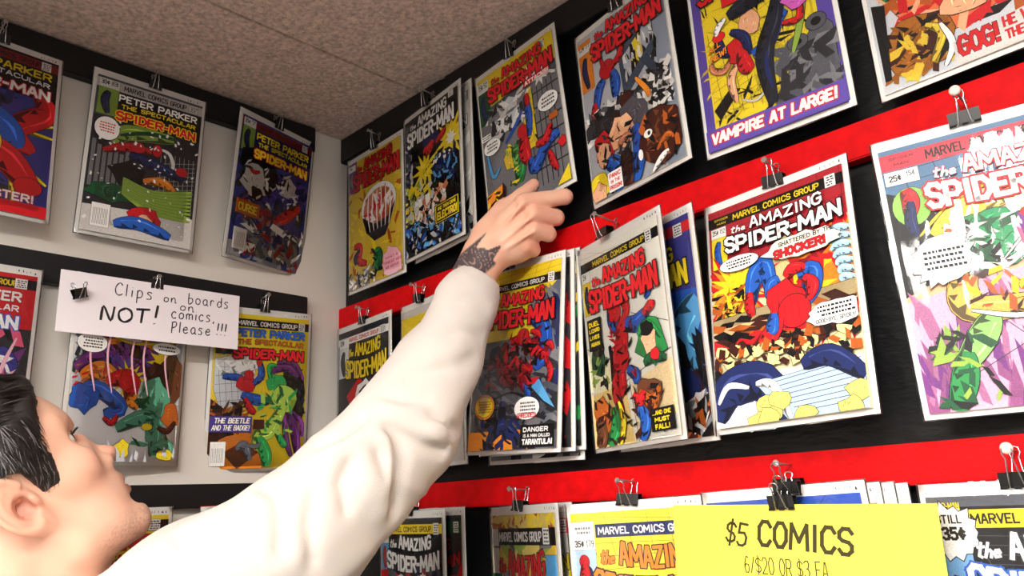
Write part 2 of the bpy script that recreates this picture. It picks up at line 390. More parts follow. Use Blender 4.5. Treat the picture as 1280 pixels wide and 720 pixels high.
def seal(a, x=.885, y=.035, w=.075, h=.06): a.rect(x, y, x+w, y+h, 'W', .3); a.small(x+.008, y+.006, x+w-.005, y+h-.004, 4, 'K', 5)
def logo(a, y0, y1, col, out, col2=None, x0=.04, x1=.97, arc=.03, slope=0.0, the=True, out2=None, shadow=None):
    h = y1-y0; col2 = col2 or col
    if the: a.text('the', x0+.06*(x1-x0), y0+h*.14, x0+.2*(x1-x0), y0+h*.36, col, out, ow=.03, bold=.02, shear=.2, slope=slope*.15)
    a.text('AMAZING', x0+.24*(x1-x0), y0+h*.04, x0+.86*(x1-x0), y0+h*.38, col, out, ow=.045, bold=.03, arc=arc*.6, grow=.12, slope=slope*.6)
    a.text('SPIDER-MAN', x0, y0+h*.46, x1, y1-arc, col2, out2 or out, ow=.05, bold=.04, arc=arc, grow=.12, slope=slope, shadow=shadow)
def logo2(a, y0, y1, c1, c2, c3, out='K', x0=.2, x1=.95, arc=-.008, o3=None):
    h = y1-y0
    a.text('PETER PARKER', x0, y0, x1, y0+h*.27, c1, out, ow=.03, bold=.03)
    a.text('THE SPECTACULAR', x0+.03, y0+h*.36, x1-.01, y0+h*.53, c2, out, ow=.03, bold=.03, arc=arc)
    a.text('SPIDER-MAN', x0-.01, y0+h*.66, x1, y1, c3, o3 or out, ow=.05, bold=.045, arc=arc, grow=.1)
# ------------------------------------------------------------------ comic covers: generic stand-in pictures, real lettering
def art_L1(a):
    a.rect(0,0,1,1,'I'); a.rect(0,0,1,.27,'K'); banner(a,.015,.07,'r','K'); seal(a,.86,.015,.08,.055)
    a.scatter(0,.27,1,1,['b','k','p'],70,.09,2)
    for p in ([(0,.3),(.5,.5),(1,.42)],[(0,.42),(.5,.48),(1,.5)],[(.2,.35),(.6,.62),(.98,.8)],[(.95,.3),(.7,.55),(.75,1)]): a.swoosh(p,.05,'Y',.5)
    a.swoosh([(.85,.24),(.93,.35),(.7,.5),(.85,.62)],.2,'R'); a.swoosh([(.35,.4),(.6,.5),(.72,.62)],.28,'B'); a.swoosh([(.3,.75),(.6,.66),(.9,.86)],.26,'R')
    a.swoosh([(.45,.5),(.55,.58),(.55,.7)],.12,'Y'); a.ell(.84,.83,.11,.055,'R',.7)
    logo2(a,.085,.27,'Y','W','W',o3='R',x0=.04)
    a.rect(0,.93,1,1,'R'); a.text('MASTER!',.42,.875,.9,.925,'W','R',bold=.03)
def art_L2(a):
    a.rect(0,0,1,1,'a'); banner(a,.015,.075,'w','k',tx0=.24,tx1=.84); seal(a,.87,.02,.08,.05); a.rect(.2,.08,1,.26,'K')
    corner_box(a,.02,.015,.2,.25,'30¢','8','L','b')
    a.rect(.0,.26,1,.9,'k')
    for i in range(7): a.rect(.02+i*.05,.42+.03*(i%3),.055+i*.05,.72,'A',.3)
    for i in range(9): a.line([(.62,.48+.03*i),(.98,.42+.03*i)],.5,'w')
    for i in range(8): a.line([(.64+.045*i,.4),(.66+.045*i,.78)],.5,'w')
    a.swoosh([(.2,.42),(.32,.33),(.75,.3)],.16,'L',.6); a.swoosh([(.25,.36),(.5,.3),(.8,.29)],.04,'g',.2)
    a.swoosh([(.5,.52),(.75,.5),(.72,.4),(.6,.38)],.035,'W',.2)
    a.swoosh([(.12,.48),(.35,.42),(.55,.42)],.09,'R'); a.swoosh([(.35,.47),(.6,.5),(.88,.55)],.11,'b'); a.ell(.42,.41,.07,.035,'R',.6); a.ell(.6,.4,.045,.04,'R',.6); a.ell(.85,.5,.06,.03,'R',.6)
    a.blob(.35,.6,.16,.08,'K',3); a.swoosh([(.5,.62),(.68,.6),(.8,.65)],.09,'O')
    a.blob(.22,.74,.2,.06,'g',8); a.poly([(0,.84),(1,.8),(1,1),(0,1)],'w',.6)
    for i in range(9): a.swoosh([(.32,.63+.012*i),(.6,.68+.016*i),(.97,.62+.025*i)],.045,'L',.35)
    a.blob(.55,.86,.15,.07,'R',12); a.blob(.55,.88,.07,.045,'S',2); a.swoosh([(.28,.93),(.5,.9),(.8,.95)],.13,'B')
    a.rect(.08,.82,.24,.965,'W',.4)
    for i in range(10): a.line([(.1+i*.013,.85),(.1+i*.013,.95)],.5,'K')
    a.ell(.13,.34,.11,.075,'W',.9); a.small(.06,.3,.2,.37,4,'R',3)
    a.scatter(.02,.27,.98,.95,['W'],70,.018,9,asp=1.6)
    logo2(a,.095,.27,'W','Y','R',o3='Y')
def art_L3(a):
    a.rect(0,0,1,1,'I'); banner(a,.015,.07,'r','n'); a.rect(.0,.07,1,.28,'b'); seal(a,.85,.02,.08,.05)
    corner_box(a,.02,.015,.18,.25,'35¢','7','L','b')
    a.scatter(.0,.3,1,1,['b','k','V'],70,.1,4)
    a.blob(.28,.36,.26,.15,'K',5); a.blob(.24,.44,.16,.13,'w',8); a.swoosh([(.15,.35),(.22,.38),(.3,.36)],.04,'R'); a.blob(.27,.53,.09,.05,'K',6)
    a.blob(.7,.4,.12,.07,'w',3); a.scatter(.1,.3,.9,.6,['K','W','w'],50,.06,6)
    a.swoosh([(.1,.6),(.3,.7),(.5,.62)],.2,'r'); a.swoosh([(.6,.5),(.62,.7),(.8,.95)],.16,'b'); a.swoosh([(.9,.5),(.7,.62),(.55,.68)],.13,'R'); a.swoosh([(.5,.68),(.4,.8),(.35,.92)],.08,'o')
    a.poly([(0,.9),(1,.86),(1,1),(0,1)],'A'); a.scatter(.2,.7,1,1,['W','A','a','b','r'],110,.09,7)
    a.rect(.04,.6,.35,.7,'o',.6); a.text('CURSE',.07,.62,.32,.68,'Y','r',bold=.03)
    a.rect(.05,.8,.22,.95,'W',.4)
    for i in range(9): a.line([(.07+i*.015,.83),(.07+i*.015,.93)],.5,'K')
    logo2(a,.09,.28,'Y','Y','Y',o3='R')
def art_L4(a):
    a.rect(0,0,1,1,'R'); banner(a,.025,.08,'K','Y'); seal(a,.84,.025,.09,.055)
    a.rect(0,.3,1,1,'k'); a.scatter(.1,.3,.95,1,['M','I','K','P','R'],120,.11,3); a.blob(.8,.5,.15,.1,'I',4); a.blob(.3,.6,.3,.16,'M',6)
    a.scatter(.2,.45,.9,.9,['m','W','M'],60,.08,8)
    for p in ([(.9,.35),(.8,.6),(.85,.95)],[(.5,.35),(.6,.55),(.4,.9)],[(.2,.4),(.35,.6),(.2,.8)]): a.swoosh(p,.03,'m',.2)
    logo2(a,.1,.31,'W','W','W',out='r',o3='B',x0=.02,x1=.9)
def art_L5(a):
    a.rect(0,0,1,1,(242,240,240)); a.rect(0,0,1,.3,'K'); banner(a,.015,.07,'K','Y'); corner_box(a,.02,.015,.2,.25,'35¢','',(225,220,225),'P')
    a.scatter(0,.25,1,.55,[(190,196,206),(205,210,218)],60,.2,3); a.scatter(0,.3,.2,.5,['a','k'],20,.1,8)
    a.blob(.5,.4,.3,.13,'P',6,jag=.15); a.swoosh([(.02,.5),(.3,.38),(.5,.52)],.13,'P'); a.scatter(.25,.28,.75,.48,['n','V','P','K'],40,.08,2)
    a.swoosh([(.05,.28),(.3,.33),(.5,.27),(.75,.34),(.95,.26)],.06,'O'); a.swoosh([(.25,.27),(.5,.32),(.9,.29)],.03,'Y',.3); a.blob(.5,.28,.13,.04,'W',4)
    a.burst(.83,.42,.17,.6,12,'Y',.5,4); a.burst(.5,.53,.2,.4,13,'Y',.5,7)
    a.swoosh([(.08,.55),(.25,.5),(.4,.56)],.17,'O'); a.scatter(.02,.48,.3,.62,['R','o'],26,.05,5)
    a.swoosh([(.02,.67),(.2,.6),(.45,.7),(.3,.74)],.14,'B'); a.blob(.12,.66,.13,.08,'B',9); a.swoosh([(.3,.56),(.5,.53),(.52,.66)],.16,'R'); a.blob(.5,.54,.09,.06,'R',2); a.swoosh([(.3,.76),(.38,.79),(.42,.74)],.05,'R')
    a.blob(.88,.52,.14,.16,'N',3); a.blob(.76,.5,.12,.09,'n',7)
    a.blob(.76,.63,.14,.11,'T',5); a.swoosh([(.42,.82),(.65,.75),(.78,.82),(.78,.97)],.15,'T'); a.swoosh([(.76,.93),(.9,.9),(.95,.97)],.1,'T'); a.scatter(.6,.58,.88,.9,['g','T'],26,.06,11)
    a.blob(.92,.73,.08,.08,'o',8); a.swoosh([(.8,.8),(.9,.82),(.97,.76)],.05,'n'); a.swoosh([(.58,.62),(.52,.66),(.6,.7)],.07,'O'); a.ell(.7,.8,.05,.02,'Y',.5)
    a.blob(.48,.93,.07,.05,'Y',1); a.blob(.9,.96,.08,.035,'Y',4)
    a.scatter(0,.93,1,1,[(205,212,224),(222,226,232)],16,.08,8,ang=1.4)
    for x in (.18,.33,.55,.66,.87): a.swoosh([(x,.18),(x-.05,.4),(x+.02,.62)],.018,'m',0)
    a.balloon(.14,.35,.13,.055,4,3); a.balloon(.83,.33,.14,.035,2,4)
    a.text('PETER PARKER',.22,.08,.95,.13,'Y','R'); a.text('SPIDER-MAN',.2,.18,.94,.27,'Y','R',ow=.05,bold=.045)
def art_L6(a):
    a.rect(0,0,1,1,'Y'); banner(a,.03,.085,'K','W',x0=.0,tx0=.22,tx1=.87); seal(a,.885,.03,.07,.055)
    a.rect(.02,.03,.2,.27,'n',.4); a.scatter(.03,.1,.19,.26,['R','g','K'],20,.05,2)
    a.poly([(.02,.3),(.3,.28),(.35,.58),(.1,.63),(.02,.5)],(220,222,226),.4)
    for i in range(5): a.line([(.05+.06*i,.31),(.1+.06*i,.6)],.5,'k'); a.line([(.03,.36+.055*i),(.33,.34+.055*i)],.5,'k')
    a.blob(.3,.32,.22,.06,'W',3,ink=.3); a.scatter(.05,.28,.5,.42,['A','w','W'],40,.05,5)
    a.poly([(0,.56),(.22,.66),(.4,.7),(.45,1),(0,1)],'n'); a.poly([(.1,.82),(.42,.72),(.62,.86),(.55,1),(0,1)],'O',.5); a.poly([(.15,.9),(.35,.83),(.5,.9),(.3,1)],'N',.6)
    a.scatter(.02,.58,.4,.75,['K','o','N'],40,.08,6)
    a.blob(.85,.5,.13,.18,'K',5,jag=.1); a.scatter(.74,.35,.97,.65,['k','K'],20,.08,2)
    a.swoosh([(.1,.42),(.25,.42),(.36,.45)],.07,'B'); a.blob(.36,.46,.1,.06,'R',4); a.swoosh([(.42,.46),(.5,.4),(.47,.3)],.07,'B'); a.swoosh([(.3,.53),(.45,.56),(.6,.57)],.11,'B'); a.swoosh([(.34,.55),(.4,.62),(.46,.65)],.07,'R'); a.ell(.37,.4,.05,.03,'R',.5); a.ell(.47,.31,.03,.03,'R',.5)
    a.swoosh([(.6,.42),(.62,.36),(.78,.34),(.9,.4)],.09,'P'); a.swoosh([(.66,.31),(.85,.31),(.96,.42)],.05,'P')
    a.swoosh([(.8,.6),(.88,.75),(.93,.92)],.1,'P'); a.swoosh([(.76,.64),(.8,.82),(.86,.93)],.06,'P'); a.swoosh([(.82,.62),(.95,.7),(.97,.8)],.05,'P')
    a.blob(.66,.45,.1,.06,'G',6); a.swoosh([(.6,.42),(.58,.34),(.66,.33)],.05,'G'); a.blob(.75,.55,.15,.1,'L',7,jag=.12); a.swoosh([(.75,.6),(.62,.75),(.5,.8),(.6,.93)],.16,'L'); a.swoosh([(.5,.8),(.58,.9),(.6,.99)],.12,'G'); a.swoosh([(.68,.76),(.76,.84),(.8,.86)],.07,'G')
    a.scatter(.5,.48,.85,.8,['g','L','G'],30,.07,9); a.rect(.44,.69,.55,.75,'n',.4)
    a.swoosh([(.28,.88),(.36,.85),(.42,.95)],.08,'a'); a.swoosh([(.36,.85),(.48,.86),(.52,.84)],.04,'a')
    a.rect(.0,.67,.42,.77,'p',.5); a.text('THE BEETLE',.04,.68,.4,.715,'W','K',bold=.03,shear=.15); a.text('AND THE BADGE!',.02,.725,.4,.76,'W','K',bold=.03,shear=.15)
    a.rect(.02,.83,.17,.98,'W',.3)
    for i in range(9): a.line([(.035+i*.014,.87),(.035+i*.014,.96)],.5,'K')
    logo2(a,.095,.3,'B','o','R',out='K',arc=-.006)
def art_L7(a):
    a.rect(0,0,1,1,'Y'); a.scatter(0,.08,1,.6,['y','k','o'],150,.05,2,asp=1.5); banner(a,.025,.085,'K','W'); seal(a,.83,.022,.1,.06)
    a.rect(0,.4,1,1,'k'); a.scatter(0,.35,1,1,['R','K','Y','b','W'],160,.09,3)
    logo2(a,.1,.4,'R','R','R',out='n',x0=.04,x1=.95)
def art_L8(a):
    a.rect(0,0,1,1,'w'); a.rect(.03,.03,.28,.14,'W',.8); a.text('75¢',.06,.045,.17,.085,'K',bold=.02); a.small(.06,.1,.26,.135,1,'K')
    a.scatter(0,.15,1,1,['A','B','R'],80,.12,4)
def art_R1(a):
    a.rect(0,0,1,1,'y'); a.rect(0,0,.16,.25,'P'); a.rect(.16,0,1,.1,'y'); corner_box(a,.0,.02,.14,.22,'15¢','','P','A')
    a.scatter(0,.25,1,1,['Y','y',(205,180,50),'o'],120,.09,2)
    a.ell(.58,.44,.33,.17,'W',.6); a.ell(.58,.45,.28,.14,'s',.5); a.scatter(.35,.35,.8,.56,['R','o','W'],40,.09,3)
    a.poly([(.27,.48),(.35,.62),(.58,.66),(.8,.6),(.9,.46),(.75,.56),(.5,.57)],'K'); a.poly([(.36,.62),(.5,.7),(.7,.69),(.8,.6)],'k')
    for i in range(6): a.swoosh([(.4+.08*i,.32),(.38+.085*i,.48),(.42+.07*i,.62)],.022,'W',0)
    a.swoosh([(.1,.68),(.22,.7),(.2,.8),(.35,.84)],.1,'R'); a.swoosh([(.22,.72),(.12,.76),(.14,.82)],.05,'b')
    a.swoosh([(.5,.78),(.58,.82),(.56,.92)],.14,'g'); a.scatter(.45,.76,.68,.94,['G','K'],16,.06,4)
    a.scatter(0,.88,.5,1,['A','k','W'],50,.07,6)
    a.burst(.82,.91,.2,.8,10,'m',.3); a.text('WHAT A',.7,.86,.92,.88,'R',bold=.02); a.text('TANGLED WEB',.66,.895,.98,.915,'R',bold=.02); a.text('WE WEAVE!',.7,.93,.95,.95,'R',bold=.02)
    logo(a,.02,.25,'R','n',x0=.1,x1=.98,arc=.0)
def art_R2(a):
    a.rect(0,0,1,1,'K'); a.rect(0,.03,.1,.5,'a'); a.scatter(0,.05,.14,.5,['A','b','w'],30,.06,2)
    a.burst(.86,.32,.33,.4,13,'Y',.3,6); a.burst(.86,.33,.1,.5,8,'W',0,2); a.burst(.38,.44,.26,.4,12,'Y',.3,9); a.swoosh([(.34,.46),(.5,.4),(.62,.37)],.05,'Y')
    a.blob(.52,.25,.15,.06,'b',4); a.swoosh([(.36,.3),(.46,.31),(.56,.27)],.12,'R'); a.swoosh([(.6,.3),(.7,.27),(.78,.24)],.08,'R')
    a.blob(.72,.48,.2,.1,'b',7); a.scatter(.55,.4,.95,.6,['K','b','c'],40,.07,5)
    a.scatter(0,.5,.5,.78,['Y','L','k','w','Y'],150,.05,3,asp=1.6); a.scatter(.2,.62,.75,.85,['W','s','S','w','K'],150,.05,8,asp=1.3)
    a.scatter(0,.78,1,1,['B','c','w','K','k'],170,.07,9); a.scatter(.55,.4,.85,.44,['W'],16,.018,3,asp=1)
    a.rect(.56,.74,.98,.87,'K',.8); a.rect(.57,.745,.97,.865,'Y'); a.rect(.585,.75,.955,.86,'K'); a.text('AND THEN CAME',.61,.76,.93,.785,'Y',bold=.03); a.text('ELECTRO!',.6,.795,.95,.85,'Y',bold=.05)
    logo(a,.02,.22,'W','k',x0=.06,x1=.94,arc=.0); seal(a,.85,.01,.09,.04)
def art_R3(a):
    a.rect(0,0,1,1,(128,126,130)); a.rect(0,0,1,.24,'Y'); a.poly([(.12,.24),(1,.2),(1,.27),(.12,.27)],'a')
    corner_box(a,.0,.03,.15,.34,'15¢','92','g','b'); seal(a,.82,.02,.08,.055)
    for i in range(6): a.rect(.62+.06*i,.3,.63+.06*i,.95,'k'); a.rect(.6,.34+.1*i,1,.35+.1*i,'k')
    a.rect(.55,.28,.68,.68,'Y',.4); a.line([(.56,.3),(.67,.66)],.6,'K'); a.line([(.67,.3),(.56,.66)],.6,'K'); a.scatter(.55,.3,.68,.66,['y','K'],20,.04,3)
    a.blob(.36,.37,.24,.1,(210,215,222),3); a.scatter(.15,.28,.58,.48,['W','A','w','k'],70,.09,4); a.swoosh([(.3,.55),(.45,.47),(.55,.4)],.04,'B',.3)
    a.swoosh([(.5,.27),(.75,.24),(.98,.29)],.07,'w'); a.burst(.8,.24,.15,.4,9,'W',0,4)
    a.swoosh([(.05,.55),(.1,.72),(.2,.68)],.04,'c')
    a.blob(.36,.67,.1,.08,'y',6); a.swoosh([(.4,.6),(.45,.72),(.42,.85)],.15,'G'); a.scatter(.3,.58,.5,.84,['Y','g','L'],24,.05,8)
    a.swoosh([(.53,.56),(.52,.68),(.55,.76)],.14,'R'); a.ell(.52,.54,.06,.045,'R',.6); a.swoosh([(.6,.32),(.62,.45),(.6,.6)],.08,'B'); a.swoosh([(.61,.31),(.62,.36),(.61,.4)],.06,'R')
    a.swoosh([(.58,.74),(.62,.82),(.8,.7),(.94,.68)],.12,'B'); a.swoosh([(.66,.68),(.78,.68),(.86,.6)],.09,'R'); a.swoosh([(.8,.76),(.83,.84),(.87,.9)],.07,'R')
    a.blob(.96,.75,.05,.03,'R',3); a.rect(.85,.54,.95,.58,'o',.3)
    a.poly([(.0,.83),(.22,.8),(.25,1),(0,1)],'O',.6); a.scatter(0,.84,.24,1,['Y','n','K'],24,.07,5); a.poly([(.85,1),(1,.9),(1,1)],'Y',.4)
    a.balloon(.86,.45,.12,.06,3,6); a.balloon(.13,.52,.11,.055,3,8); a.rect(.0,.42,.13,.46,'W',.4); a.small(.01,.425,.12,.455,2,'K',4)
    a.poly([(.62,.15),(.9,.12),(.93,.24),(.6,.27)],'R',.5); a.text('WHEN',.66,.14,.84,.17,'W','R',bold=.03); a.text('ICEMAN',.56,.18,.97,.225,'W','K',bold=.04,shear=.2); a.text('ATTACKS!',.62,.235,.92,.265,'W','R',bold=.03)
    logo(a,.03,.23,'R','n',x0=.14,x1=.98,arc=.01)
def art_R4(a):
    a.rect(0,0,1,1,(196,198,204)); a.rect(.82,0,1,1,(150,158,172)); corner_box(a,.0,.03,.16,.34,'15¢','99','O','b'); a.rect(0,.03,.16,.06,'O')
    a.poly([(.45,.1),(.85,.02),(.86,.45),(.45,.5)],(186,190,200))
    a.rect(.6,.14,.72,.38,'Y',.2); a.scatter(.5,.08,.86,.42,['K','k','w','W'],90,.06,4,ang=1.3)
    a.poly([(.46,.2),(.84,.09),(.84,.16),(.46,.3)],(70,84,104),.6); a.poly([(.5,.45),(.84,.3),(.84,.36),(.5,.52)],(70,84,104),.6); a.poly([(.46,.2),(.5,.2),(.52,.6),(.48,.6)],(70,84,104),.4); a.poly([(.7,.37),(.76,.36),(.9,.5),(.84,.54)],(60,74,94),.5)
    a.ell(.32,.29,.09,.055,'R',.7); a.swoosh([(.28,.34),(.2,.38),(.14,.5)],.1,'B'); a.swoosh([(.14,.44),(.12,.5),(.1,.54)],.08,'R'); a.swoosh([(.36,.3),(.48,.26),(.52,.2)],.07,'R'); a.swoosh([(.38,.32),(.4,.4),(.38,.48)],.11,'B'); a.swoosh([(.26,.2),(.28,.25),(.3,.28)],.04,'R')
    a.scatter(.0,.5,.95,.66,['K','k','a','W','w'],170,.06,7,asp=1.6); a.scatter(.7,.46,.96,.7,['K','W','w','k'],90,.05,8,asp=1.6); a.blob(.25,.6,.25,.06,'k',4,jag=.3)
    a.swoosh([(.62,.45),(.72,.55),(.74,.6)],.045,'O'); a.ell(.5,.54,.07,.05,'n',.7); a.blob(.55,.63,.15,.08,(95,90,100),5); a.ell(.36,.6,.04,.03,'n',.5)
    a.blob(.2,.72,.12,.08,'R',5); a.blob(.18,.76,.09,.08,'S',7); a.blob(.4,.7,.13,.1,'S',6); a.swoosh([(.36,.78),(.4,.74),(.5,.73)],.06,'s'); a.swoosh([(.2,.82),(.3,.86),(.3,1)],.16,'B'); a.swoosh([(.42,.8),(.42,.95),(.4,1)],.17,'n'); a.swoosh([(.55,.7),(.58,.82),(.5,1)],.14,'B'); a.scatter(.1,.66,.55,.98,['K','k'],44,.05,8)
    a.blob(.1,.93,.12,.08,'Y',8); a.blob(.08,.97,.09,.06,'S',3)
    a.blob(.8,.83,.22,.15,'n',11,jag=.06,n=18); a.scatter(.64,.72,.96,.95,['N','n','K','o'],50,.07,12); a.swoosh([(.75,.9),(.86,.85),(.92,.88)],.05,'o'); a.ell(.68,.79,.045,.022,'W',.6); a.ell(.58,.88,.025,.03,'W',.6); a.ell(.69,.79,.015,.012,'K')
    a.swoosh([(.68,1),(.78,.95),(.86,.93)],.05,'W')
    a.rect(.2,.88,.36,.99,'W',.5); a.text('PANIC',.215,.89,.345,.915,'R',bold=.04); a.text('IN THE',.225,.925,.335,.945,'R',bold=.03); a.text('PRISON!',.21,.955,.35,.98,'R',bold=.04)
    logo(a,.01,.21,'R','n',x0=.17,x1=.98,arc=.01)
def art_R5(a):
    a.rect(0,0,1,1,'V'); a.rect(.07,.02,.9,.92,'Y')
    a.scatter(.08,.25,.9,.92,[(200,178,36),'K',(222,196,40)],150,.09,2,asp=8)
    for i in range(9): a.line([(.1+.08*i,.4),(.16+.07*i,.86)],.5,'k'); a.line([(.08,.46+.05*i),(.6,.38+.05*i)],.4,'k')
    a.poly([(.08,.8),(.22,.72),(.3,.74),(.12,.86)],'K'); a.poly([(.1,.45),(.3,.38),(.4,.46),(.15,.52)],'Y',.6)
    a.poly([(.52,.92),(.55,.85),(.9,.55),(.98,.62),(.98,.9),(.7,.92)],(92,92,98),.6); a.scatter(.6,.65,.97,.9,['k','a','A'],50,.1,4); a.ell(.74,.64,.07,.035,'a',.7); a.ell(.88,.58,.07,.04,'a',.7); a.ell(.74,.64,.03,.016,'K'); a.ell(.88,.58,.035,.02,'K')
    a.swoosh([(.84,.4),(.78,.55),(.7,.68)],.045,'L'); a.swoosh([(.88,.36),(.95,.42),(.92,.48)],.06,'G')
    a.swoosh([(.5,.62),(.45,.72),(.5,.78),(.4,.83),(.3,.8)],.02,'w',.2)
    a.blob(.44,.44,.08,.07,'S',4); a.swoosh([(.28,.56),(.2,.62),(.12,.6),(.1,.56)],.05,'s'); a.swoosh([(.32,.6),(.24,.68),(.26,.8)],.06,'S')
    a.swoosh([(.18,.44),(.2,.52),(.3,.56)],.08,'b'); a.blob(.32,.55,.08,.06,'R',5); a.swoosh([(.28,.44),(.38,.5),(.4,.6)],.07,'b'); a.swoosh([(.34,.56),(.36,.64),(.4,.68)],.11,'R'); a.swoosh([(.42,.6),(.55,.58),(.62,.5),(.7,.46)],.1,'B'); a.ell(.19,.44,.05,.025,'R',.5); a.swoosh([(.66,.52),(.78,.53),(.8,.42)],.05,'R')
    # long black curved shapes against the yellow field
    a.swoosh([(.28,.36),(.45,.33),(.7,.3),(.92,.34)],.15,(30,32,44)); a.swoosh([(.72,.26),(.62,.46),(.52,.6),(.5,.72),(.52,.88)],.13,(30,32,44)); a.blob(.75,.28,.15,.08,(24,26,36),6,jag=.15); a.swoosh([(.53,.62),(.51,.7),(.53,.8)],.03,'b',0); a.swoosh([(.62,.22),(.66,.28),(.62,.34)],.04,'R')
    a.blob(.78,.43,.1,.05,(200,90,180),3); a.swoosh([(.26,.36),(.2,.39),(.17,.43)],.05,'W')
    a.text('ALL',.1,.47,.2,.5,'O','K',slope=-.02); a.text('NEW!',.11,.515,.24,.55,'O','K',slope=-.02)
    a.rect(.25,.1,.8,.3,'R',.5); a.text('AMAZING',.1,.02,.9,.1,'R','W',ow=.04,bold=.03); a.text('SPIDER-MAN',.06,.12,.94,.24,'R','K',ow=.05,bold=.04)
    a.rect(0,.895,1,1,'V'); a.text('VAMPIRE AT LARGE!',.03,.912,.94,.97,'W','R',ow=.06,bold=.045,shear=.1)
def art_R6(a):
    a.rect(0,0,1,1,(205,208,212)); a.blob(.5,.55,.45,.3,(225,120,70),3,jag=.1); a.scatter(.1,.3,.9,.85,['S','o','R','K'],80,.12,5)
    a.swoosh([(.15,.55),(.5,.5),(.8,.6),(.95,.5)],.22,(232,140,100)); a.swoosh([(.6,.75),(.8,.7),(.95,.72)],.14,'m'); a.swoosh([(.1,.6),(.25,.55),(.4,.62)],.08,'G'); a.swoosh([(.7,.58),(.85,.5),(.98,.55)],.09,'G'); a.swoosh([(.75,.66),(.9,.6),(1,.62)],.08,'M')
    a.blob(.24,.84,.22,.13,(170,105,30),7,jag=.12); a.scatter(.06,.75,.42,.96,['K','y','n',(150,90,24)],60,.07,8); a.swoosh([(.3,.78),(.38,.84),(.3,.94)],.05,'y'); a.swoosh([(.38,.8),(.42,.9),(.36,.98)],.035,'W')
    a.blob(.55,.75,.14,.06,'S',4); a.poly([(.02,.6),(.1,.62),(.06,.95),(.02,.95)],'K')
    a.poly([(.42,.9),(1,.86),(1,1),(.42,1)],'w'); a.text('GOG!',.44,.885,.66,.97,'R','K',ow=.025,bold=.035); a.text('HE WHO WALKS',.68,.88,1.1,.925,'R','K',ow=.01,bold=.04); a.text('THE SAVAGE LAND',.68,.935,1.13,.975,'R','K',ow=.01,bold=.04)
def art_R7(a):
    a.rect(0,0,1,1,'k'); banner(a,.045,.095,'W','R',tx0=.2,tx1=.82); a.rect(.0,.015,1,.045,'k'); seal(a,.84,.04,.1,.055); corner_box(a,.02,.05,.22,.33,'20¢','',(225,225,228),'k')
    a.blob(.4,.5,.2,.13,'R',3); a.blob(.55,.5,.17,.13,'W',4); a.blob(.55,.53,.12,.1,'K',5); a.blob(.58,.56,.08,.07,'Y',6); a.blob(.82,.45,.12,.1,(190,196,205),8); a.swoosh([(.75,.6),(.8,.5),(.95,.52)],.13,'y')
    a.poly([(0,.58),(.3,.62),(.35,.85),(0,.9)],'B',.5); a.scatter(.0,.55,.95,.98,['Y','K','b','P','k'],100,.08,3); a.blob(.5,.72,.24,.09,'P',9); a.swoosh([(.2,.68),(.4,.6),(.5,.8)],.06,'S'); a.rect(0,.9,1,1,'b')
    logo(a,.1,.36,'Y','K',x0=.16,x1=.97,arc=.02)
def art_R8(a):
    a.rect(0,0,1,1,'y'); a.rect(0,.0,1,.05,'w'); a.rect(0,.05,1,.3,'Y'); a.scatter(0,.3,1,1,['K','O','A','w'],100,.12,3); a.text('AMAZING',.3,.1,.9,.2,'K'); a.rect(.8,.4,1,1,'w')
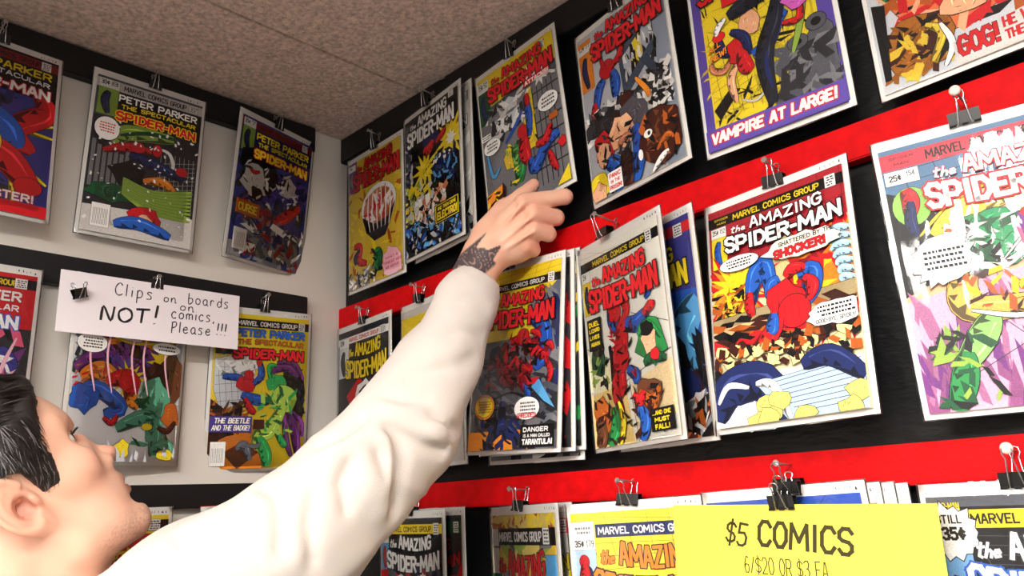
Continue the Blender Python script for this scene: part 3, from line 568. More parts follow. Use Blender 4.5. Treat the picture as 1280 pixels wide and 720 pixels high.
def art_R9(a):
    a.rect(0,0,1,1,(120,124,134)); a.rect(0,0,1,.4,'Y'); 
    for i in range(6): a.line([(0,.05+.03*i),(1,.0+.035*i)],.4,'o'); a.line([(.1+.16*i,0),(.2+.12*i,.12)],.4,'o')
    a.poly([(.8,.2),(1,.1),(1,.8),(.75,.8),(.7,.45)],(96,104,122)); a.scatter(.72,.2,1,.75,['k','A','b'],60,.14,3,ang=1.1); banner(a,.075,.12,'K','W',tx0=.2,tx1=.82); seal(a,.86,.065,.07,.055)
    a.scatter(0,.5,1,.98,['a','A','k'],130,.12,5,ang=.3)
    a.swoosh([(.68,.3),(.82,.36),(.84,.5),(.74,.58)],.16,'B'); a.swoosh([(.45,.42),(.6,.42),(.78,.5),(.9,.52)],.1,'R'); a.swoosh([(.85,.5),(.9,.46),(.94,.5)],.06,'R'); a.swoosh([(.86,.54),(.92,.6),(.9,.66)],.06,'R'); a.ell(.6,.4,.07,.045,'R',.7)
    a.scatter(.45,.36,.9,.56,['K','r'],40,.05,6); a.swoosh([(.68,.38),(.76,.39),(.8,.42)],.05,'R')
    a.blob(.3,.48,.08,.05,'b',4); a.swoosh([(.2,.56),(.35,.48),(.42,.42)],.1,'r'); a.swoosh([(.3,.5),(.4,.6),(.6,.62),(.68,.7)],.17,'r'); a.swoosh([(.4,.58),(.55,.56),(.72,.6)],.12,'r'); a.swoosh([(.16,.58),(.12,.64),(.18,.7)],.06,'b'); a.swoosh([(.62,.66),(.68,.7),(.7,.74)],.06,'B'); a.poly([(.72,.68),(.8,.64),(.98,.8),(.86,.76)],'c',.6); a.scatter(.2,.45,.75,.7,['K','n','R'],60,.06,9)
    a.swoosh([(.22,.74),(.5,.7),(.72,.76)],.02,'K',0); a.swoosh([(.2,.8),(.5,.77),(.8,.82)],.02,'K',0)
    a.ell(.18,.765,.12,.07,'O',.8); a.ell(.18,.765,.1,.055,'Y',.3); a.small(.1,.73,.26,.8,5,'o',3)
    a.rect(0,.9,.7,1,'O'); a.swoosh([(.4,.74),(.4,.84),(.5,.94)],.09,'b'); a.swoosh([(.24,.96),(.4,.88),(.62,.96)],.12,'b'); a.ell(.4,.8,.04,.03,'K',.3); a.scatter(.15,.85,.68,1,['K','b','k'],40,.07,2)
    a.balloon(.68,.79,.14,.06,4,6); a.text('SHREDDED!',.57,.815,.79,.84,'R',bold=.03)
    a.rect(.62,.88,.98,.99,'K',.5); a.text('DANGER',.65,.89,.92,.915,'W',bold=.04); a.text('IS A MAN CALLED',.65,.925,.94,.942,'W',bold=.03); a.text('TARANTULA!',.64,.95,.97,.98,'W',bold=.05)
    logo(a,.13,.34,'R','K',x0=.12,x1=.95,arc=.01)
def art_R10(a):
    a.rect(0,0,1,1,(240,238,228)); a.line([(0,.02),(1,.07)],.3,'A'); a.line([(.1,0),(.5,.08)],.3,'A'); banner(a,.05,.1,'K','Y',tx0=.17,tx1=.84); seal(a,.85,.045,.07,.06)
    corner_box(a,.01,.1,.12,.33,'25¢','','Y','b')
    a.line([(.0,.5),(.4,.62)],.8,'K'); a.line([(.42,.72),(1,.62)],.8,'K'); a.line([(.5,.72),(.55,1)],.8,'K'); a.line([(.6,.4),(1,.5)],.8,'K')
    a.poly([(0,.53),(.3,.6),(.28,.75),(0,.72)],(246,240,205)); a.poly([(0,.74),(.45,.72),(.5,1),(0,1)],(244,214,140)); a.poly([(.52,.73),(1,.66),(1,.9),(.55,.95)],(248,226,180))
    a.blob(.15,.58,.09,.09,'g',4); a.blob(.16,.52,.06,.04,'N',6); a.scatter(.05,.5,.25,.7,['K','L'],24,.05,3); a.swoosh([(.3,.52),(.32,.6),(.3,.7)],.05,'K')
    a.swoosh([(.35,.33),(.38,.42),(.48,.4)],.13,'B'); a.swoosh([(.48,.3),(.55,.36),(.5,.44)],.09,'R'); a.blob(.4,.36,.08,.05,'R',5)
    a.swoosh([(.76,.24),(.8,.3),(.9,.27)],.06,'R'); a.swoosh([(.82,.28),(.84,.33),(.78,.36)],.05,'B')
    a.swoosh([(.5,.4),(.46,.52),(.4,.64),(.42,.78)],.16,'R'); a.ell(.43,.6,.1,.07,'R',.7); a.swoosh([(.52,.44),(.66,.46),(.8,.42)],.13,'B'); a.swoosh([(.74,.43),(.84,.4),(.86,.38)],.08,'R'); a.swoosh([(.5,.66),(.6,.7),(.55,.72)],.1,'B'); a.swoosh([(.32,.7),(.34,.78),(.4,.86)],.09,'R')
    a.scatter(.32,.42,.6,.8,['K','r','R'],34,.05,7)
    a.blob(.8,.56,.16,.11,'G',8); a.swoosh([(.66,.52),(.78,.48),(.92,.56)],.06,'G'); a.blob(.78,.56,.08,.07,'S',3); a.blob(.77,.5,.07,.03,'K',5); a.swoosh([(.7,.66),(.8,.64),(.95,.66)],.08,'g'); a.blob(.84,.63,.05,.03,'R',4)
    a.blob(.15,.85,.12,.08,'o',5); a.swoosh([(.08,.86),(.12,.94),(.06,1)],.14,'N'); a.swoosh([(.3,.82),(.3,.92),(.2,1)],.12,'G'); a.swoosh([(.36,.8),(.4,.9),(.34,1)],.06,'Y')
    a.blob(.72,.8,.15,.08,'N',9); a.swoosh([(.56,.84),(.66,.9),(.6,1)],.12,'B'); a.swoosh([(.62,.78),(.75,.84),(.85,.78)],.11,'o'); a.swoosh([(.55,.78),(.62,.82),(.68,.78)],.08,'R'); a.scatter(.05,.76,.9,.98,['K','n'],50,.05,8)
    a.rect(.05,.36,.23,.52,'K',.3); a.text('DUEL',.07,.375,.21,.4,'Y',bold=.03); a.text('LIZARD',.07,.41,.21,.43,'Y',bold=.03); a.text('LIVES',.07,.445,.2,.465,'Y',bold=.03); a.text('AGAIN',.08,.48,.2,.5,'Y',bold=.03)
    a.rect(.72,.87,.97,.97,'K',.3); a.text('...AND ONE',.74,.88,.94,.9,'Y',bold=.03); a.text('MUST',.76,.91,.92,.93,'Y',bold=.05); a.text('FALL!',.76,.94,.92,.963,'Y',bold=.05)
    logo(a,.12,.34,'R','n',x0=.1,x1=.96,arc=.01)
def art_R10b(a):
    a.rect(0,0,1,1,'I'); a.rect(0,.03,1,.08,'R'); seal(a,.83,.03,.09,.06); a.poly([(0,.3),(1,.35),(1,.8),(0,.8)],'B'); a.swoosh([(1,.4),(.8,.55),(.95,.7)],.3,'c'); a.poly([(0,.8),(1,.7),(1,1),(0,1)],'n'); a.scatter(.6,.6,1,.8,['K','b'],40,.12,4,ang=1); a.scatter(0,.82,1,1,['w','K','A','o'],80,.1,4); logo(a,.12,.32,'Y','K',x0=.04,x1=.93,arc=.0)
def art_R11(a):
    a.rect(0,0,1,1,(240,226,182)); a.poly([(0,0),(1,0),(1,.22),(.6,.3),(0,.4)],(178,40,52))
    for i in range(7): a.line([(0,.02+.05*i),(1,.0+.045*i)],.4,'n'); a.line([(.08+.15*i,0),(.2+.13*i,.28)],.4,'n')
    banner(a,.035,.085,'K','Y',tx0=.2,tx1=.84); seal(a,.88,.03,.07,.055); a.text('SPIDER',.05,.045,.16,.055,'Y'); a.text('MAN',.07,.065,.14,.075,'Y')
    corner_box(a,.02,.09,.14,.29,'25¢','152','Y','B')
    a.burst(.95,.42,.5,.55,16,'R',0,5); a.burst(.95,.42,.35,.5,14,'O',0,6); a.poly([(.45,.28),(.6,.22),(.8,.35),(.78,.5),(.5,.44)],(226,206,150),.4); a.line([(.5,.3),(.76,.46)],.4,'k'); a.line([(.6,.24),(.62,.48)],.4,'k')
    a.scatter(.6,.28,1,.5,['R','Y','O','r'],70,.09,7)
    for i in range(7): a.swoosh([(.84+.015*i,.29+.035*i),(.93,.27+.035*i),(1.02,.29+.035*i)],.05,(176,214,232),.4)
    a.burst(.2,.42,.34,.45,18,'R',0,3); a.burst(.2,.41,.28,.45,16,'O',0,4); a.burst(.2,.4,.22,.45,14,'Y',0,5)
    a.swoosh([(.03,.46),(.14,.44),(.34,.47)],.07,'O'); a.swoosh([(.04,.5),(.16,.52),(.26,.49)],.08,'y'); a.scatter(.02,.4,.32,.53,['K','Y','o'],50,.05,6)
    a.poly([(0,.53),(1,.5),(1,.56),(0,.6)],(170,150,110),.5); a.rect(0,.57,1,.66,(216,190,140)); a.poly([(0,.62),(1,.58),(1,.64),(0,.68)],'R'); a.scatter(0,.55,1,.7,['K','n','o'],60,.09,8,ang=.1)
    a.swoosh([(.3,.5),(.34,.38),(.42,.34),(.46,.5)],.13,'B'); a.swoosh([(.45,.5),(.46,.44),(.52,.42)],.1,'B'); a.swoosh([(.64,.42),(.74,.42),(.72,.5),(.64,.56)],.13,'B'); a.blob(.55,.53,.14,.09,'R',5); a.ell(.6,.57,.11,.07,'R',.8); a.swoosh([(.5,.58),(.42,.65),(.3,.7)],.12,'R'); a.swoosh([(.46,.56),(.44,.62),(.42,.64)],.09,'B'); a.swoosh([(.3,.44),(.29,.5),(.31,.55)],.07,'R'); a.swoosh([(.56,.42),(.62,.39),(.7,.4)],.08,'R'); a.swoosh([(.68,.44),(.74,.48),(.7,.54)],.08,'R')
    for i in range(6): a.line([(.46+.04*i,.48),(.44+.05*i,.64)],.35,'r')
    for i in range(16):
        a.blob(.06+.9*((i*37)%17)/17,.68+.1*((i*23)%11)/11,.05,.028,(238,222,150),i,jag=.3,n=9,ink=.5)
    a.scatter(0,.66,1,.78,['K','n','o'],70,.04,9,asp=1.5)
    a.rect(0,.8,1,1,(226,228,226)); a.swoosh([(.0,.97),(.1,.85),(.35,.84),(.5,1.02)],.26,'b'); a.poly([(.3,.84),(.95,.8),(1,.9),(1,1),(.5,1)],(178,200,222),.5)
    for i in range(8): a.line([(.36+.03*i,.85+.018*i),(.98,.81+.022*i)],.6,'b')
    a.swoosh([(.62,.8),(.8,.78),(1,.88)],.13,'b'); a.swoosh([(.3,.84),(.42,.86),(.52,1)],.06,'W',.3); a.swoosh([(.02,.9),(.1,.83),(.25,.85)],.04,'W',.2)
    for i, (x, y) in enumerate(((.35,.93),(.42,.97),(.3,.99),(.46,.92),(.38,.98),(.95,.93),(.9,.98),(.62,.99))): a.blob(x,y,.07,.035,(236,216,110),i+30,jag=.3,n=9,ink=.5)
    a.balloon(.24,.295,.15,.035,3,4); a.blob(.7,.3,.27,.05,(245,238,220),7,jag=.14,n=26,ink=.4)
    a.blob(.86,.615,.17,.05,'W',5,jag=.14,n=22,ink=.4); a.rect(.74,.58,.97,.65,'W'); a.small(.75,.58,.98,.63,3,'K',4); a.text('GOOD-BYE, SPIDEY!',.74,.635,.99,.652,'K',bold=.01)
    logo(a,.095,.245,'W','K',x0=.14,x1=.98,arc=.01); a.text('SHATTERED BY THE',.54,.262,.92,.282,'K',bold=.02,slope=-.006); a.text('SHOCKER!',.5,.292,.86,.332,'R','K',ow=.03,bold=.04,slope=-.006)
def art_R12(a):
    a.rect(0,0,1,1,(228,186,140)); a.rect(0,0,1,.28,(86,124,158))
    for i in range(6): a.line([(0,.1+.045*i),(1,.06+.05*i)],.5,'K'); a.line([(.1+.17*i,.08),(.16+.17*i,.3)],.5,'K')
    banner(a,.02,.085,(214,60,78),'K',tx0=.24,tx1=.85); a.text('SPIDER',.05,.035,.18,.045,'K'); a.text('MAN',.07,.058,.15,.07,'K'); seal(a,.9,.02,.07,.06)
    a.poly([(0,.17),(.3,.26),(.5,.3),(.3,.5),(0,.58)],'K'); a.rect(.01,.09,.19,.145,'W',.4); a.text('25¢',.03,.105,.1,.13,'K',bold=.02); a.text('154',.125,.1,.17,.12,'K',bold=.01)
    a.ell(.12,.24,.1,.075,(150,200,90),.4); a.swoosh([(.1,.17),(.12,.22),(.1,.28)],.09,'R'); a.swoosh([(.12,.22),(.1,.3),(.12,.36)],.06,'b')
    a.poly([(0,.6),(.4,.55),(1,.5),(1,1),(0,1)],(226,176,200)); a.scatter(0,.62,.6,.98,['P',(176,110,150),(150,80,130)],60,.14,3,ang=1.45,asp=5); a.line([(.3,.6),(.7,.9)],.7,'k'); a.line([(.2,.9),(.9,.66)],.7,'k')
    a.poly([(.05,.45),(.28,.38),(.3,.43),(.06,.5)],(226,222,200),.6)
    a.swoosh([(.13,.36),(.3,.27),(.6,.2),(1,.19)],.02,'Y',.5); a.swoosh([(.2,.37),(.35,.3),(.6,.26),(1,.22)],.13,(232,200,70),.7); a.blob(.38,.36,.09,.06,(232,196,70),4); a.scatter(.25,.24,.8,.38,['y','o','W'],40,.06,3)
    a.swoosh([(.3,.37),(.42,.36),(.5,.42)],.12,'G'); a.blob(.46,.44,.16,.1,(30,150,90),6); a.blob(.5,.37,.11,.06,(30,150,90),8); a.scatter(.34,.34,.6,.52,['g','K','w'],40,.06,4); a.swoosh([(.34,.49),(.48,.52),(.6,.48)],.04,'W')
    a.swoosh([(.34,.5),(.28,.58),(.33,.66),(.7,.66)],.16,(226,182,84)); a.swoosh([(.5,.66),(.7,.68),(.85,.62)],.11,(226,182,84)); a.blob(.76,.58,.12,.06,(226,182,84),9); a.scatter(.25,.5,.85,.7,['o','Y','n'],60,.05,10)
    a.swoosh([(.85,.56),(.82,.66),(.72,.74)],.09,'T'); a.swoosh([(.78,.7),(.76,.76),(.95,.8)],.11,'G'); a.swoosh([(.4,.68),(.32,.76),(.2,.86)],.14,(150,200,110)); a.swoosh([(.24,.8),(.2,.9),(.14,1)],.13,'G'); a.scatter(.1,.72,.36,.98,['g','K','L'],30,.06,11)
    a.swoosh([(.3,.66),(.5,.7),(.65,.69)],.025,'W'); a.swoosh([(.5,.5),(.7,.38),(1,.27)],.014,'w')
    a.ell(.86,.33,.11,.06,'R',.7); a.swoosh([(.62,.36),(.7,.34),(.78,.34)],.07,'R'); a.swoosh([(.84,.4),(.92,.44),(.8,.5)],.12,'B'); a.swoosh([(.78,.44),(.72,.5),(.66,.55)],.09,'R'); a.swoosh([(.74,.33),(.8,.36),(.84,.38)],.06,'B'); a.scatter(.7,.3,1,.5,['K','r'],30,.05,6)
    a.scatter(.6,.38,.8,.48,['m','M','P'],24,.1,5,ang=1)
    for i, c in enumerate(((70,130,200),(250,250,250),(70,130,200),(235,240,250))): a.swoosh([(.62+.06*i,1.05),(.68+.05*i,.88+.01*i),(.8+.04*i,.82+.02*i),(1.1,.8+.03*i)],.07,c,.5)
    a.burst(.22,.46,.17,.8,18,'W',.5,4); a.small(.1,.42,.33,.5,4,'K',6)
    logo(a,.09,.28,'W','R',x0=.2,x1=1.06,arc=.01,out2='R')
def art_R13(a):
    a.rect(0,0,1,1,'K'); a.rect(0,0,1,.04,'k'); banner(a,.035,.09,'Y','K',tx0=.12,tx1=.84); seal(a,.87,.03,.08,.065); corner_box(a,.01,.09,.13,.3,'20¢','','c','R')
    a.line([(.2,.3),(.95,.1)],.6,'a'); a.line([(.3,.35),(.9,.22)],.5,'a'); a.scatter(.1,.28,1,.7,['k','a','R','b'],70,.1,3); a.balloon(.34,.37,.09,.045,2,2,True); a.balloon(.7,.37,.1,.045,2,3,True)
    a.poly([(0,.3),(.12,.3),(.14,1),(0,1)],'R'); a.blob(.5,.55,.25,.13,'R',5); logo(a,.09,.31,'W','K',x0=.1,x1=.96,arc=.025,out2='k')
def art_R14(a):
    a.rect(0,0,1,1,(220,200,110)); a.scatter(0,.0,1,.08,['Y','o'],40,.06,3); a.scatter(0,.1,1,.6,['A','y','L','a'],70,.14,4); banner(a,.07,.155,'K','W',tx0=.13,tx1=.8); seal(a,.82,.07,.09,.08); a.rect(.01,.07,.12,.16,'w',.3); a.rect(.01,.17,.12,.3,'w',.3)
    a.poly([(.85,.2),(1,.2),(1,.9),(.8,.9)],'c',.4); a.poly([(0,.3),(.15,.3),(.12,1),(0,1)],'g'); a.blob(.3,.63,.14,.1,'Y',3); a.blob(.75,.6,.15,.1,'y',4); a.scatter(0,.6,1,1,['k','G','O'],80,.1,5); logo(a,.17,.52,'R','K',x0=.04,x1=.96,arc=.04)
def art_R15(a):
    a.rect(0,0,1,1,(246,222,60))
    for i in range(6): a.line([(.1+.17*i,0),(.2+.15*i,.2)],.4,'k'); a.line([(.2,.02+.06*i),(1,.05+.045*i)],.4,'k')
    banner(a,.055,.115,'b','W',x0=.2,tx0=.22,tx1=.97); a.rect(0,.04,.19,.17,'W',.3); a.text('35¢',.02,.125,.1,.155,'K',bold=.02); a.text('179',.115,.125,.18,.155,'K',bold=0); a.small(.03,.06,.17,.1,2,'A'); a.rect(0,.17,.19,.5,(190,215,235),.3); a.ell(.09,.22,.04,.03,'R',.5); a.swoosh([(.09,.24),(.1,.3),(.08,.46)],.11,'b'); a.swoosh([(.09,.23),(.09,.28),(.1,.3)],.08,'R')
    a.balloon(.3,.42,.12,.05,2,4); a.blob(.56,.44,.12,.05,'M',4); a.blob(.78,.43,.1,.05,'L',6); a.blob(.95,.45,.09,.06,'M',7); a.rect(0,.5,1,1,'c'); a.scatter(.0,.5,1,1,['R','B','M','K','Y'],90,.12,5)
    logo(a,.13,.42,'O','n',x0=.16,x1=1.04,arc=.03,out2='n')
def art_R16(a):
    a.rect(0,0,1,1,(44,84,180)); a.line([(.3,.02),(1,.05)],.5,'K'); a.line([(.5,0),(.7,.06)],.5,'K'); a.line([(.8,0),(.72,.06)],.5,'K'); banner(a,.065,.125,(214,90,80),'n'); seal(a,.86,.04,.08,.07); logo(a,.14,.36,'W','K'); a.scatter(0,.4,1,1,['K','R','Y'],50,.2,4)
def art_R17(a):
    a.rect(0,0,1,1,'K'); a.rect(.04,.17,.18,1,(120,170,215)); a.rect(0,.0,1,.035,'a')
    for i in range(5): a.line([(.2+.2*i,.12),(.3+.16*i,.3)],.5,'a'); a.line([(.2,.13+.03*i),(1,.14+.03*i)],.4,'a')
    banner(a,.045,.105,'Y','K',x0=.17,tx0=.2,tx1=.88); a.rect(0,.04,.16,.16,'w'); a.text('SPIDER-MAN',0,.02,.16,.045,'Y'); a.burst(.1,.12,.15,.78,14,'W',.8,3); a.text('STILL',.03,.06,.16,.09,'K',bold=.02); a.text('35¢',.05,.1,.17,.145,'K',bold=.04)
    a.swoosh([(.1,.26),(.06,.4),(.14,.6)],.1,'r'); a.blob(.6,.6,.3,.15,'B',5); a.scatter(.2,.45,1,1,['B','c','R','k'],60,.12,4); logo(a,.115,.36,'W','k',x0=.14,x1=1.0,arc=.02,out2='B')
def art_plain(cols, seed):
    def f(a):
        a.rect(0,0,1,1,cols[0]); a.rect(0,.03,1,.1,cols[1]); seal(a); a.scatter(0,.2,1,1,cols+['K'],60,.14,seed); logo(a,.12,.3,cols[2],'K')
    return f

# ------------------------------------------------------------------ comic books in sleeves
BW, BH, CW, CH = .172, .267, .162, .251
board_me = bm = bmesh.new(); box_bm(bm,-BW/2,0,-BH,BW/2,.0009,0); board_me = bm_me(bm)
bm = bmesh.new(); box_bm(bm,-CW/2,-.0022,-.011-CH,CW/2,-.0002,-.011); pages_me = bm_me(bm)
def sleeve_mesh(seed):
    nx, nz = 16, 26; w, h = BW/2+.0012, BH+.002; V = []; F = []
    rd = random.Random(seed); o = Vector((rd.uniform(0,50), rd.uniform(0,50), 0))
    for j in range(nz+1):
        for i in range(nx+1):
            x = -w+2*w*i/nx; z = .001-h*j/nz; e = min(1, min(i, nx-i)/2.0, (min(j, nz-j)+.0)/2.0)
            n = noise.noise(Vector((x*14, z*9, 0))+o)+.5*noise.noise(Vector((x*40, z*24, 3))+o)
            V.append((x, -.0016-.0026*e-.0011*n*e, z))
    for j in range(nz):
        for i in range(nx):
            a = j*(nx+1)+i; F.append((a, a+nx+1, a+nx+2, a+1))
    # the folded edges meet the back of the board
    k = len(V); ring = [(-w,.0014,.001),(w,.0014,.001),(w,.0014,.001-h),(-w,.0014,.001-h)]
    V += ring; F.append((k,k+1,k+2,k+3)); F.append((0,k,k+3,nz*(nx+1))); F.append((nx,(nz+1)*(nx+1)-1,k+2,k+1))
    return pyd(V, F)
def comic(key, wall, s, z, off, yaw, tilt, roll, art, label, group, seed=0, dims=None):
    t = empty('comic_book', pose(wall, s, z, off, yaw, tilt, roll), label, 'comic', group)
    link('backing_board', board_me.copy(), 'board', t); link('page_block', pages_me.copy(), 'edge', t)
    a = Art(CW, CH); art(a); c = link('front_cover', a.mesh(), 'ink', t); c.location = (0, -.00235, -.011)
    # pencilled price on the bare top of the board
    rd = random.Random(seed+5); V = []; F = []
    for q in range(5):
        x = BW/2-.03+.005*q+rd.uniform(0,.002); y0 = -.0035-rd.uniform(0,.002); y1 = y0-.003
        i = len(V); V += [(x,-.0003,y0),(x+.0007,-.0003,y0),(x+.0016*rd.uniform(-1,1)+.0007,-.0003,y1),(x+.0008*rd.uniform(-1,1),-.0003,y1)]; F.append((i,i+3,i+2,i+1))
    link('pencilled_price', pyd(V,F), 'marker', t)
    link('plastic_sleeve', sleeve_mesh(seed), 'film', t, smooth=True)
    return t
GL1, GL2, GL3 = 'comics on the top board of the beige wall', 'comics on the middle board of the beige wall', 'comics on the lowest board of the beige wall'
GR1, GR2, GR3 = 'comics in the top row of the black wall', 'comics on the upper red board', 'comics on the lower red board'
SPECS = [
 ('L1','L',.608,-.042,.030,3.6,3.7,.4,art_L1,'bagged navy comic with yellow rays, leftmost at top of the beige wall',GL1),
 ('L2','L',.393,-.036,.033,-1.8,-2.8,-.3,art_L2,'bagged snowy grey and green comic with white and red title, top beige wall',GL1),
 ('L3','L',.17,-.034,.036,13.1,-5.4,-.5,art_L3,'bagged dark purple comic with yellow title, nearest the corner on the beige wall',GL1),
 ('L4','L',.603,-.372,.032,.8,.5,0,art_L4,'red comic with white title just above the man\'s hair, cut by the left edge',GL2),
 ('L5','L',.39,-.369,.030,9.1,-.7,-.1,art_L5,'white, purple and teal comic hanging half behind the handwritten sign',GL2),
 ('L6','L',.18,-.378,.026,-5.2,-5.3,1.3,art_L6,'yellow comic with green and purple shapes, right of the handwritten sign',GL2),
 ('L7','L',.402,-.695,.032,-.8,.5,0,art_L7,'speckled yellow comic with red title behind the man\'s chin',GL3),
 ('L8','L',.187,-.697,.032,.9,.5,0,art_L8,'pale comic with a 75 cent price box above the man\'s shoulder',GL3),
 ('R1','R',.13,-.065,.028,-1,-.4,.7,art_R1,'mustard yellow comic with a white and dark oval, in the corner of the black wall',GR1),
 ('R2b','R',.320,-.052,.029,-6.5,0,0,art_plain(['w','A','W'],3),'pale comic mostly hidden behind the black one with yellow bursts',GR1),
 ('R2','R',.306,-.05,.039,-6.9,0,0,art_R2,'black comic with yellow star bursts and white title, second from the corner',GR1),
 ('R3','R',.492,-.043,.030,-.5,1.9,5.9,art_R3,'tilted grey comic with yellow title field, its bottom pinched by the man\'s fingers',GR1),
 ('R4','R',.693,-.071,.036,-9.7,-.3,1.8,art_R4,'pale grey comic with red title and large brown shape at its lower right',GR1),
 ('R5','R',.885,-.073,.036,.7,.5,.2,art_R5,'purple-bordered yellow comic reading VAMPIRE AT LARGE!',GR1),
 ('R6','R',1.079,-.077,.034,-3,0,0,art_R6,'orange and grey comic reading GOG!, at the upper right of the black wall',GR1),
 ('R7','R',.108,-.393,.035,-3.7,0,0,art_R7,'dark comic with yellow title under the left end of the upper red board',GR2),
 ('R8','R',.288,-.390,.035,-6,0,0,art_R8,'yellow comic almost hidden behind the man\'s forearm',GR2),
 ('R9d','R',.497,-.397,.0205,0,2,-1.5,art_plain(['A','k','W'],5),'bottommost comic of the stack by the man\'s wrist, its grey lower edge showing',GR2),
 ('R9c','R',.505,-.386,.0265,0,2.4,-1.2,art_plain(['k','Y','G'],9),'black and green comic, rearmost right edge in the stack by the wrist',GR2),
 ('R9b','R',.500,-.386,.0325,0,3,-2.2,art_plain(['k','K','R'],7),'middle comic of the stack by the man\'s wrist, only its white edge showing',GR2),
 ('R9','R',.492,-.386,.040,-.1,4.5,-3,art_R9,'front comic of the stack below the hand, yellow top over grey and red',GR2),
 ('R10b','R',.703,-.394,.0395,-16.5,-.5,-.3,art_R10b,'blue and purple comic peeking out behind the cream one with red title',GR2),
 ('R10','R',.671,-.392,.053,-17.5,-.3,.6,art_R10,'cream comic with red title and a black caption reading AND ONE MUST FALL!',GR2),
 ('R11','R',.869,-.391,.036,-5.2,7.8,1,art_R11,'comic with white title on crimson over a cream, red and blue picture',GR2),
 ('R12','R',1.067,-.395,.04,10.5,-1,.2,art_R12,'slate blue and pink comic under white glare, cut by the right edge',GR2),
 ('R13b','R',.268,-.716,.028,-4.6,0,0,art_plain(['k','g','R'],4),'dark green comic half behind the black one beside the sleeve',GR3),
 ('R13','R',.236,-.718,.037,-4.6,0,0,art_R13,'black comic with yellow banner and white title, beside the white sleeve',GR3),
 ('R14b','R',.480,-.7175,.0255,-14.5,0,.6,art_plain(['w','R','Y'],4),'comic showing a white and red edge behind the narrow one on the lower red board',GR3),
 ('R14','R',.468,-.718,.036,-15.5,0,.8,art_R14,'green and yellow comic with red title, hung alone left of the bright yellow one',GR3),
 ('R15','R',.646,-.718,.037,11.6,0,1.3,art_R15,'bright yellow comic with orange title left of the yellow sign',GR3),
 ('R16d','R',.862,-.7165,.0205,1,0,1.5,art_plain(['W','w','B'],2),'fourth comic back in the stack behind the yellow sign, only its edge showing',GR3),
 ('R16c','R',.852,-.7155,.0274,1,0,1.5,art_plain(['W','A','R'],3),'third comic back in the stack behind the yellow sign, only its edge showing',GR3),
 ('R16b','R',.842,-.7145,.0342,1,0,1.5,art_plain(['W','R','K'],4),'second comic in the stack behind the yellow sign, only its edge showing',GR3),
 ('R16','R',.831,-.712,.0412,1,0,1.5,art_R16,'blue-topped comic at the front of the stack behind the yellow sign',GR3),
 ('R15b','R',.668,-.7185,.0255,11.5,0,1.3,art_plain(['W','y','B'],6),'comic showing only a pale edge between the bright yellow comic and yellow sign',GR3),
 ('R17','R',1.048,-.717,.035,.9,.4,0,art_R17,'black comic with a STILL 35 cent burst at the bottom right corner',GR3),
]
for i, q in enumerate(SPECS): comic(*q, seed=i*3+1)

# ------------------------------------------------------------------ binder clips and the nails they hang on
def clip_parts(w=.024, h=.013, hl=.030, spread=(4, -4), thick=.004):
    """leaf hanging from z=+.007 down to z=-.006; returns body and two handle meshes. thick = what is gripped"""
    g = thick/2; prof = [(-g-.0006,-.0062),(-.0052,.0068),(.0052,.0068),(g+.0006,-.0062)]
    inner = [(g,-.0062),(.0044,.0061),(-.0044,.0061),(-g,-.0062)]
    V = []; F = []
    loop = prof+inner; n = len(loop)
    for sx, sc in ((-w/2,1),(w/2,1)):
        for (y, z) in loop: V.append((sx, y, z))
    for i in range(n): F.append((i,(i+1)%n,(i+1)%n+n,i+n))
    F.append((0,7,6,1)); F.append((1,6,5,2)); F.append((2,5,4,3)); F += [(n+0,n+1,n+6,n+7),(n+1,n+2,n+5,n+6),(n+2,n+3,n+4,n+5)]
    for sg in (-1, 1):      # rolled lips
        for seg in ((-w/2,-w/2+w*.22),(-w*.1,w*.1),(w/2-w*.22,w/2)):
            v, f = tube([(seg[0], sg*(g+.0014), -.0060), (seg[1], sg*(g+.0014), -.0060)], .0012, 8)
            k = len(V); V += v; F += [tuple(i+k for i in q) for q in f]
    hs = []
    for sg, sp in ((-1, spread[0]), (1, spread[1])):
        P = []
        a = math.radians(sp)
        def at(x, l): return (x, sg*(g+.0014)+sg*(.0022+l*.05)*min(1,l/.004)+(-math.sin(a))*l, -.0060+l*math.cos(a))
        P = [at(-w*.34,0), at(-w*.22,0), at(-w*.2,.002), at(-w*.13,hl*.55), at(-w*.10,hl*.72), at(-w*.16,hl*.85), at(-w*.13,hl*.96), at(-w*.05,hl), at(w*.05,hl), at(w*.13,hl*.96), at(w*.16,hl*.85), at(w*.10,hl*.72), at(w*.13,hl*.55), at(w*.2,.002), at(w*.22,0), at(w*.34,0)]
        hs.append(tube(P, .0007, 7))
    return (V, F), hs
def clip(wall, s, z, off, short, roll=0, w=.024, hl=.030, spread=(4,-4), thick=.0045, yaw=0, label=None, grp='binder clips on the comics'):
    t = empty('binder_clip', pose(wall, s, z, off, yaw, 0, roll), label or 'black binder clip with silver handles gripping '+short, 'clip', grp)
    b, hs = clip_parts(w, .013, hl, spread, thick)
    link('clip_body', pyd(*b), 'clip', t)
    for v, f in hs: link('wire_handle', pyd(v, f), 'wire', t, smooth=True)
    return t
